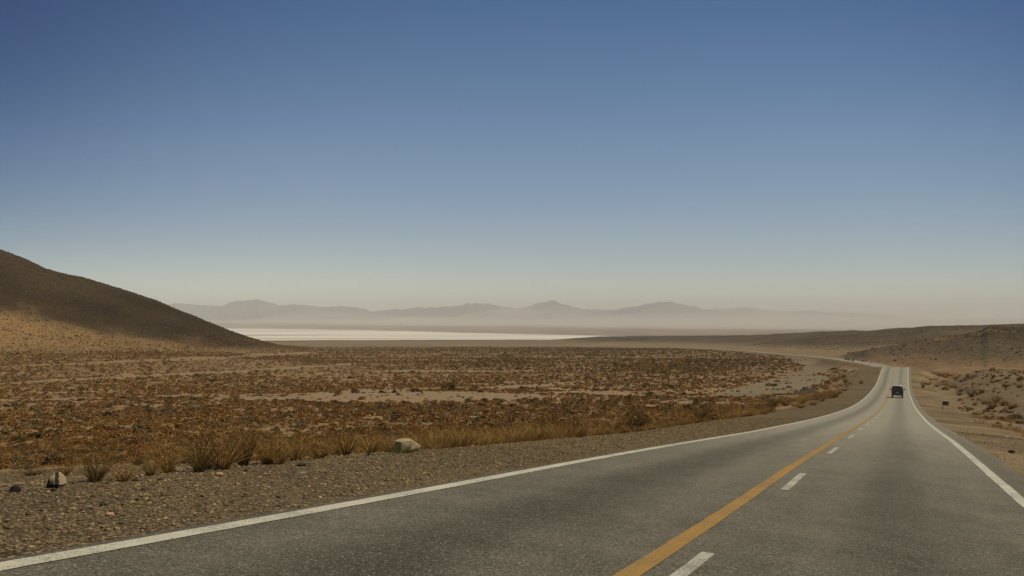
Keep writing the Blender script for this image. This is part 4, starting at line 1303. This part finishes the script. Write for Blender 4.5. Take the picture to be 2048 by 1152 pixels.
# ------------------------------------------------------------------ the vehicle ahead
def paint_mat(name, c, rough=.35, coat=.4, metallic=0.0):
    m, nt, b, out = nodes_mat(name)
    tc_ = nt.nodes.new('ShaderNodeTexCoord'); nz = N(nt, 'ShaderNodeTexNoise', Scale=2.5, Detail=4.0); nt.links.new(tc_.outputs['Object'], nz.inputs['Vector'])
    nt.links.new(mixcol(nt, math_(nt, 'MULTIPLY', nz.outputs[0], .35), c, (.16, .13, .09)), b.inputs['Base Color'])
    b.inputs['Roughness'].default_value = rough; b.inputs['Coat Weight'].default_value = coat; b.inputs['Metallic'].default_value = metallic
    return m


car_c, car_n, car_t = road_frame(184.0)
car = empty('suv', car_c + car_n * 1.42 + np.array([0, 0, .008]))
yv = Vector(car_t).normalized(); xv = Vector(car_n).normalized(); zv = xv.cross(yv).normalized(); xv = yv.cross(zv)
car.rotation_euler = Matrix((xv, yv, zv)).transposed().to_euler()
M_BODY = paint_mat('dark_green_paint', (.012, .015, .013)); M_ROOF = paint_mat('white_roof', (.72, .71, .68), .3)
M_GLASS = paint_mat('dark_glass', (.008, .009, .01), .08, .5); M_TYRE = metal('tyre_rubber', (.018, .017, .016), .85); M_RIM = metal('steel_rim', (.3, .29, .27), .4, .8)
M_BUMP = metal('grey_bumper', (.12, .115, .1), .55); M_RED = metal('red_lens', (.28, .015, .01), .3); M_CHROME = metal('chrome', (.75, .74, .72), .15, 1.0); M_PLATE = metal('plate_white', (.55, .55, .52), .5)
# body: cross-sections along the length (y, half width at sill, at waist, at roof edge; z of sill, waist, roof)
SECT = [(-2.30, .84, .92, .66, .56, 1.22, 1.90), (-2.22, .90, .95, .72, .46, 1.24, 2.03), (-1.6, .92, .96, .75, .42, 1.25, 2.07), (-.5, .92, .96, .76, .42, 1.24, 2.07), (.35, .92, .96, .74, .42, 1.22, 2.03),
        (.62, .92, .96, .72, .42, 1.21, 1.92), (1.15, .92, .95, .80, .42, 1.18, 1.30), (1.5, .92, .94, .78, .42, 1.14, 1.20), (2.1, .90, .90, .72, .46, 1.06, 1.10), (2.3, .80, .80, .6, .55, .92, .95)]
bm = bmesh.new(); rings = []
for y, w0, w1, w2, z0, z1, z2 in SECT:
    half = [(w0 * .8, z0 - .02), (w0, z0 + .06), (w1, (z0 + z1) / 2), (w1, z1 - .05), (w1 - .02, z1), (w2 + (w1 - w2) * .45, z1 + (z2 - z1) * .5), (w2, z2 - .10), (w2 - .07, z2 - .02), (w2 * .5, z2 + .01)]
    rings.append([bm.verts.new((x, y, z)) for x, z in half] + [bm.verts.new((-x, y, z)) for x, z in reversed(half)])
for a_, b_ in zip(rings[:-1], rings[1:]):
    for k in range(len(a_)): bm.faces.new((a_[k], a_[(k + 1) % len(a_)], b_[(k + 1) % len(a_)], b_[k]))
bm.faces.new(rings[0]); bm.faces.new(list(reversed(rings[-1])))
body = bm_obj('body', bm, M_BODY, car, smooth=True)
bm = bmesh.new()
for y0, y1 in ((-2.18, .3),):
    vs = []
    for y, k in ((-2.2, .0), (-1.6, .035), (-.5, .035), (.3, .0)):
        zt = np.interp(y, [s[0] for s in SECT], [s[6] for s in SECT]); wt = np.interp(y, [s[0] for s in SECT], [s[3] for s in SECT])
        vs.append([bm.verts.new((x * wt, y, zt + .016 + k - .05 * abs(x) ** 3)) for x in (-.97, -.6, 0, .6, .97)] + [bm.verts.new((x * wt, y, zt - .03 - .06 * abs(x) ** 3)) for x in (.97, .6, 0, -.6, -.97)])
    for a_, b_ in zip(vs[:-1], vs[1:]):
        for k in range(10): bm.faces.new((a_[k], a_[(k + 1) % 10], b_[(k + 1) % 10], b_[k]))
    bm.faces.new(vs[0]); bm.faces.new(list(reversed(vs[-1])))
bm_obj('roof', bm, M_ROOF, car, smooth=True)  # roof panel simply white above the dark body


def panel(name, quad, mat, t=.02, parent=car):
    q = [Vector(v) for v in quad]
    n_ = (q[1] - q[0]).cross(q[3] - q[0]).normalized() * t
    bm = bmesh.new()
    f = [bm.verts.new(v - n_ * .5) for v in q]; g = [bm.verts.new(v + n_ * .5) for v in q]
    bm.faces.new(f[::-1]); bm.faces.new(g)
    for k in range(4): bm.faces.new((f[k], f[(k + 1) % 4], g[(k + 1) % 4], g[k]))
    return bm_obj(name, bm, mat, parent)


panel('rear_window', [(-.72, -2.318, 1.30), (.72, -2.318, 1.30), (.60, -2.315, 1.82), (-.60, -2.315, 1.82)], M_GLASS, .03)
panel('tailgate', [(-.80, -2.312, .72), (.80, -2.312, .72), (.82, -2.312, 1.24), (-.82, -2.312, 1.24)], M_BODY, .03)
panel('number_plate', [(-.26, -2.335, .80), (.26, -2.335, .80), (.26, -2.335, .93), (-.26, -2.335, .93)], M_PLATE, .012)
panel('windscreen', [(.70, .68, 1.86), (-.70, .68, 1.86), (-.80, 1.14, 1.30), (.80, 1.14, 1.30)], M_GLASS, .03)
for s in (-1, 1):
    for y0, y1 in ((-2.0, -1.15), (-1.05, -.25), (-.15, .6)):
        panel('side_window', [(s * .945, y0, 1.28), (s * .945, y1, 1.28), (s * .80, y1 - .02, 1.86), (s * .80, y0 + .02, 1.86)], M_GLASS, .05)
    bm = bmesh.new(); box(bm, s * .86 - .075, s * .86 + .075, -2.36, -2.26, .92, 1.22, .015); bm_obj('tail_light', bm, M_RED, car)
    bm = bmesh.new(); box(bm, s * .62 - .14, s * .62 + .14, 2.2, 2.33, .70, .86, .02); bm_obj('headlight', bm, M_PLATE, car)
    mi = None
    bm = bmesh.new(); box(bm, s * 1.13 - .115, s * 1.13 + .115, .50, .60, 1.28, 1.50, .03); mi = bm_obj('side_mirror', bm, M_BODY, car)
    bm = bmesh.new(); box(bm, min(s * .93, s * 1.04), max(s * .93, s * 1.04), .52, .58, 1.30, 1.36, .01); bm_obj('mirror_arm', bm, M_BODY, mi)
    panel('mirror_glass', [(s * 1.13 - .09, .494, 1.31), (s * 1.13 + .09, .494, 1.31), (s * 1.13 + .09, .494, 1.47), (s * 1.13 - .09, .494, 1.47)], M_GLASS, .006, mi)
    for y in (-1.5, 1.45):
        wh = empty('wheel', (s * .80, y, .36)); wh.parent = car
        bm = bmesh.new()
        prof = [(.20, -.10), (.33, -.12), (.36, -.09), (.365, 0), (.36, .09), (.33, .12), (.20, .10)]
        nseg = 28; rg = []
        for k in range(nseg):
            a_ = 2 * math.pi * k / nseg
            rg.append([bm.verts.new((x, math.cos(a_) * r, math.sin(a_) * r)) for r, x in prof])
        for k in range(nseg):
            A_, B_ = rg[k], rg[(k + 1) % nseg]
            for q in range(len(prof)): bm.faces.new((A_[q], A_[(q + 1) % len(prof)], B_[(q + 1) % len(prof)], B_[q]))
        bm_obj('tyre', bm, M_TYRE, wh, smooth=True)
        bm = bmesh.new(); bmesh.ops.create_cone(bm, cap_ends=True, segments=24, radius1=.205, radius2=.205, depth=.16, matrix=Matrix.Rotation(math.pi / 2, 4, 'Y')); bm_obj('rim', bm, M_RIM, wh)
bm = bmesh.new(); box(bm, -.95, .95, -2.46, -2.28, .50, .72, .03); bm_obj('rear_bumper', bm, M_BUMP, car)
bm = bmesh.new(); box(bm, -.9, .9, 2.26, 2.42, .48, .68, .03); bm_obj('front_bumper', bm, M_BUMP, car)
bm = bmesh.new(); box(bm, -.75, .75, -2.1, 2.1, .40, .46, .01); bm_obj('underbody', bm, M_TYRE, car)
tag(car, 'dark four-wheel-drive with a white roof driving away in the right lane', 'car')
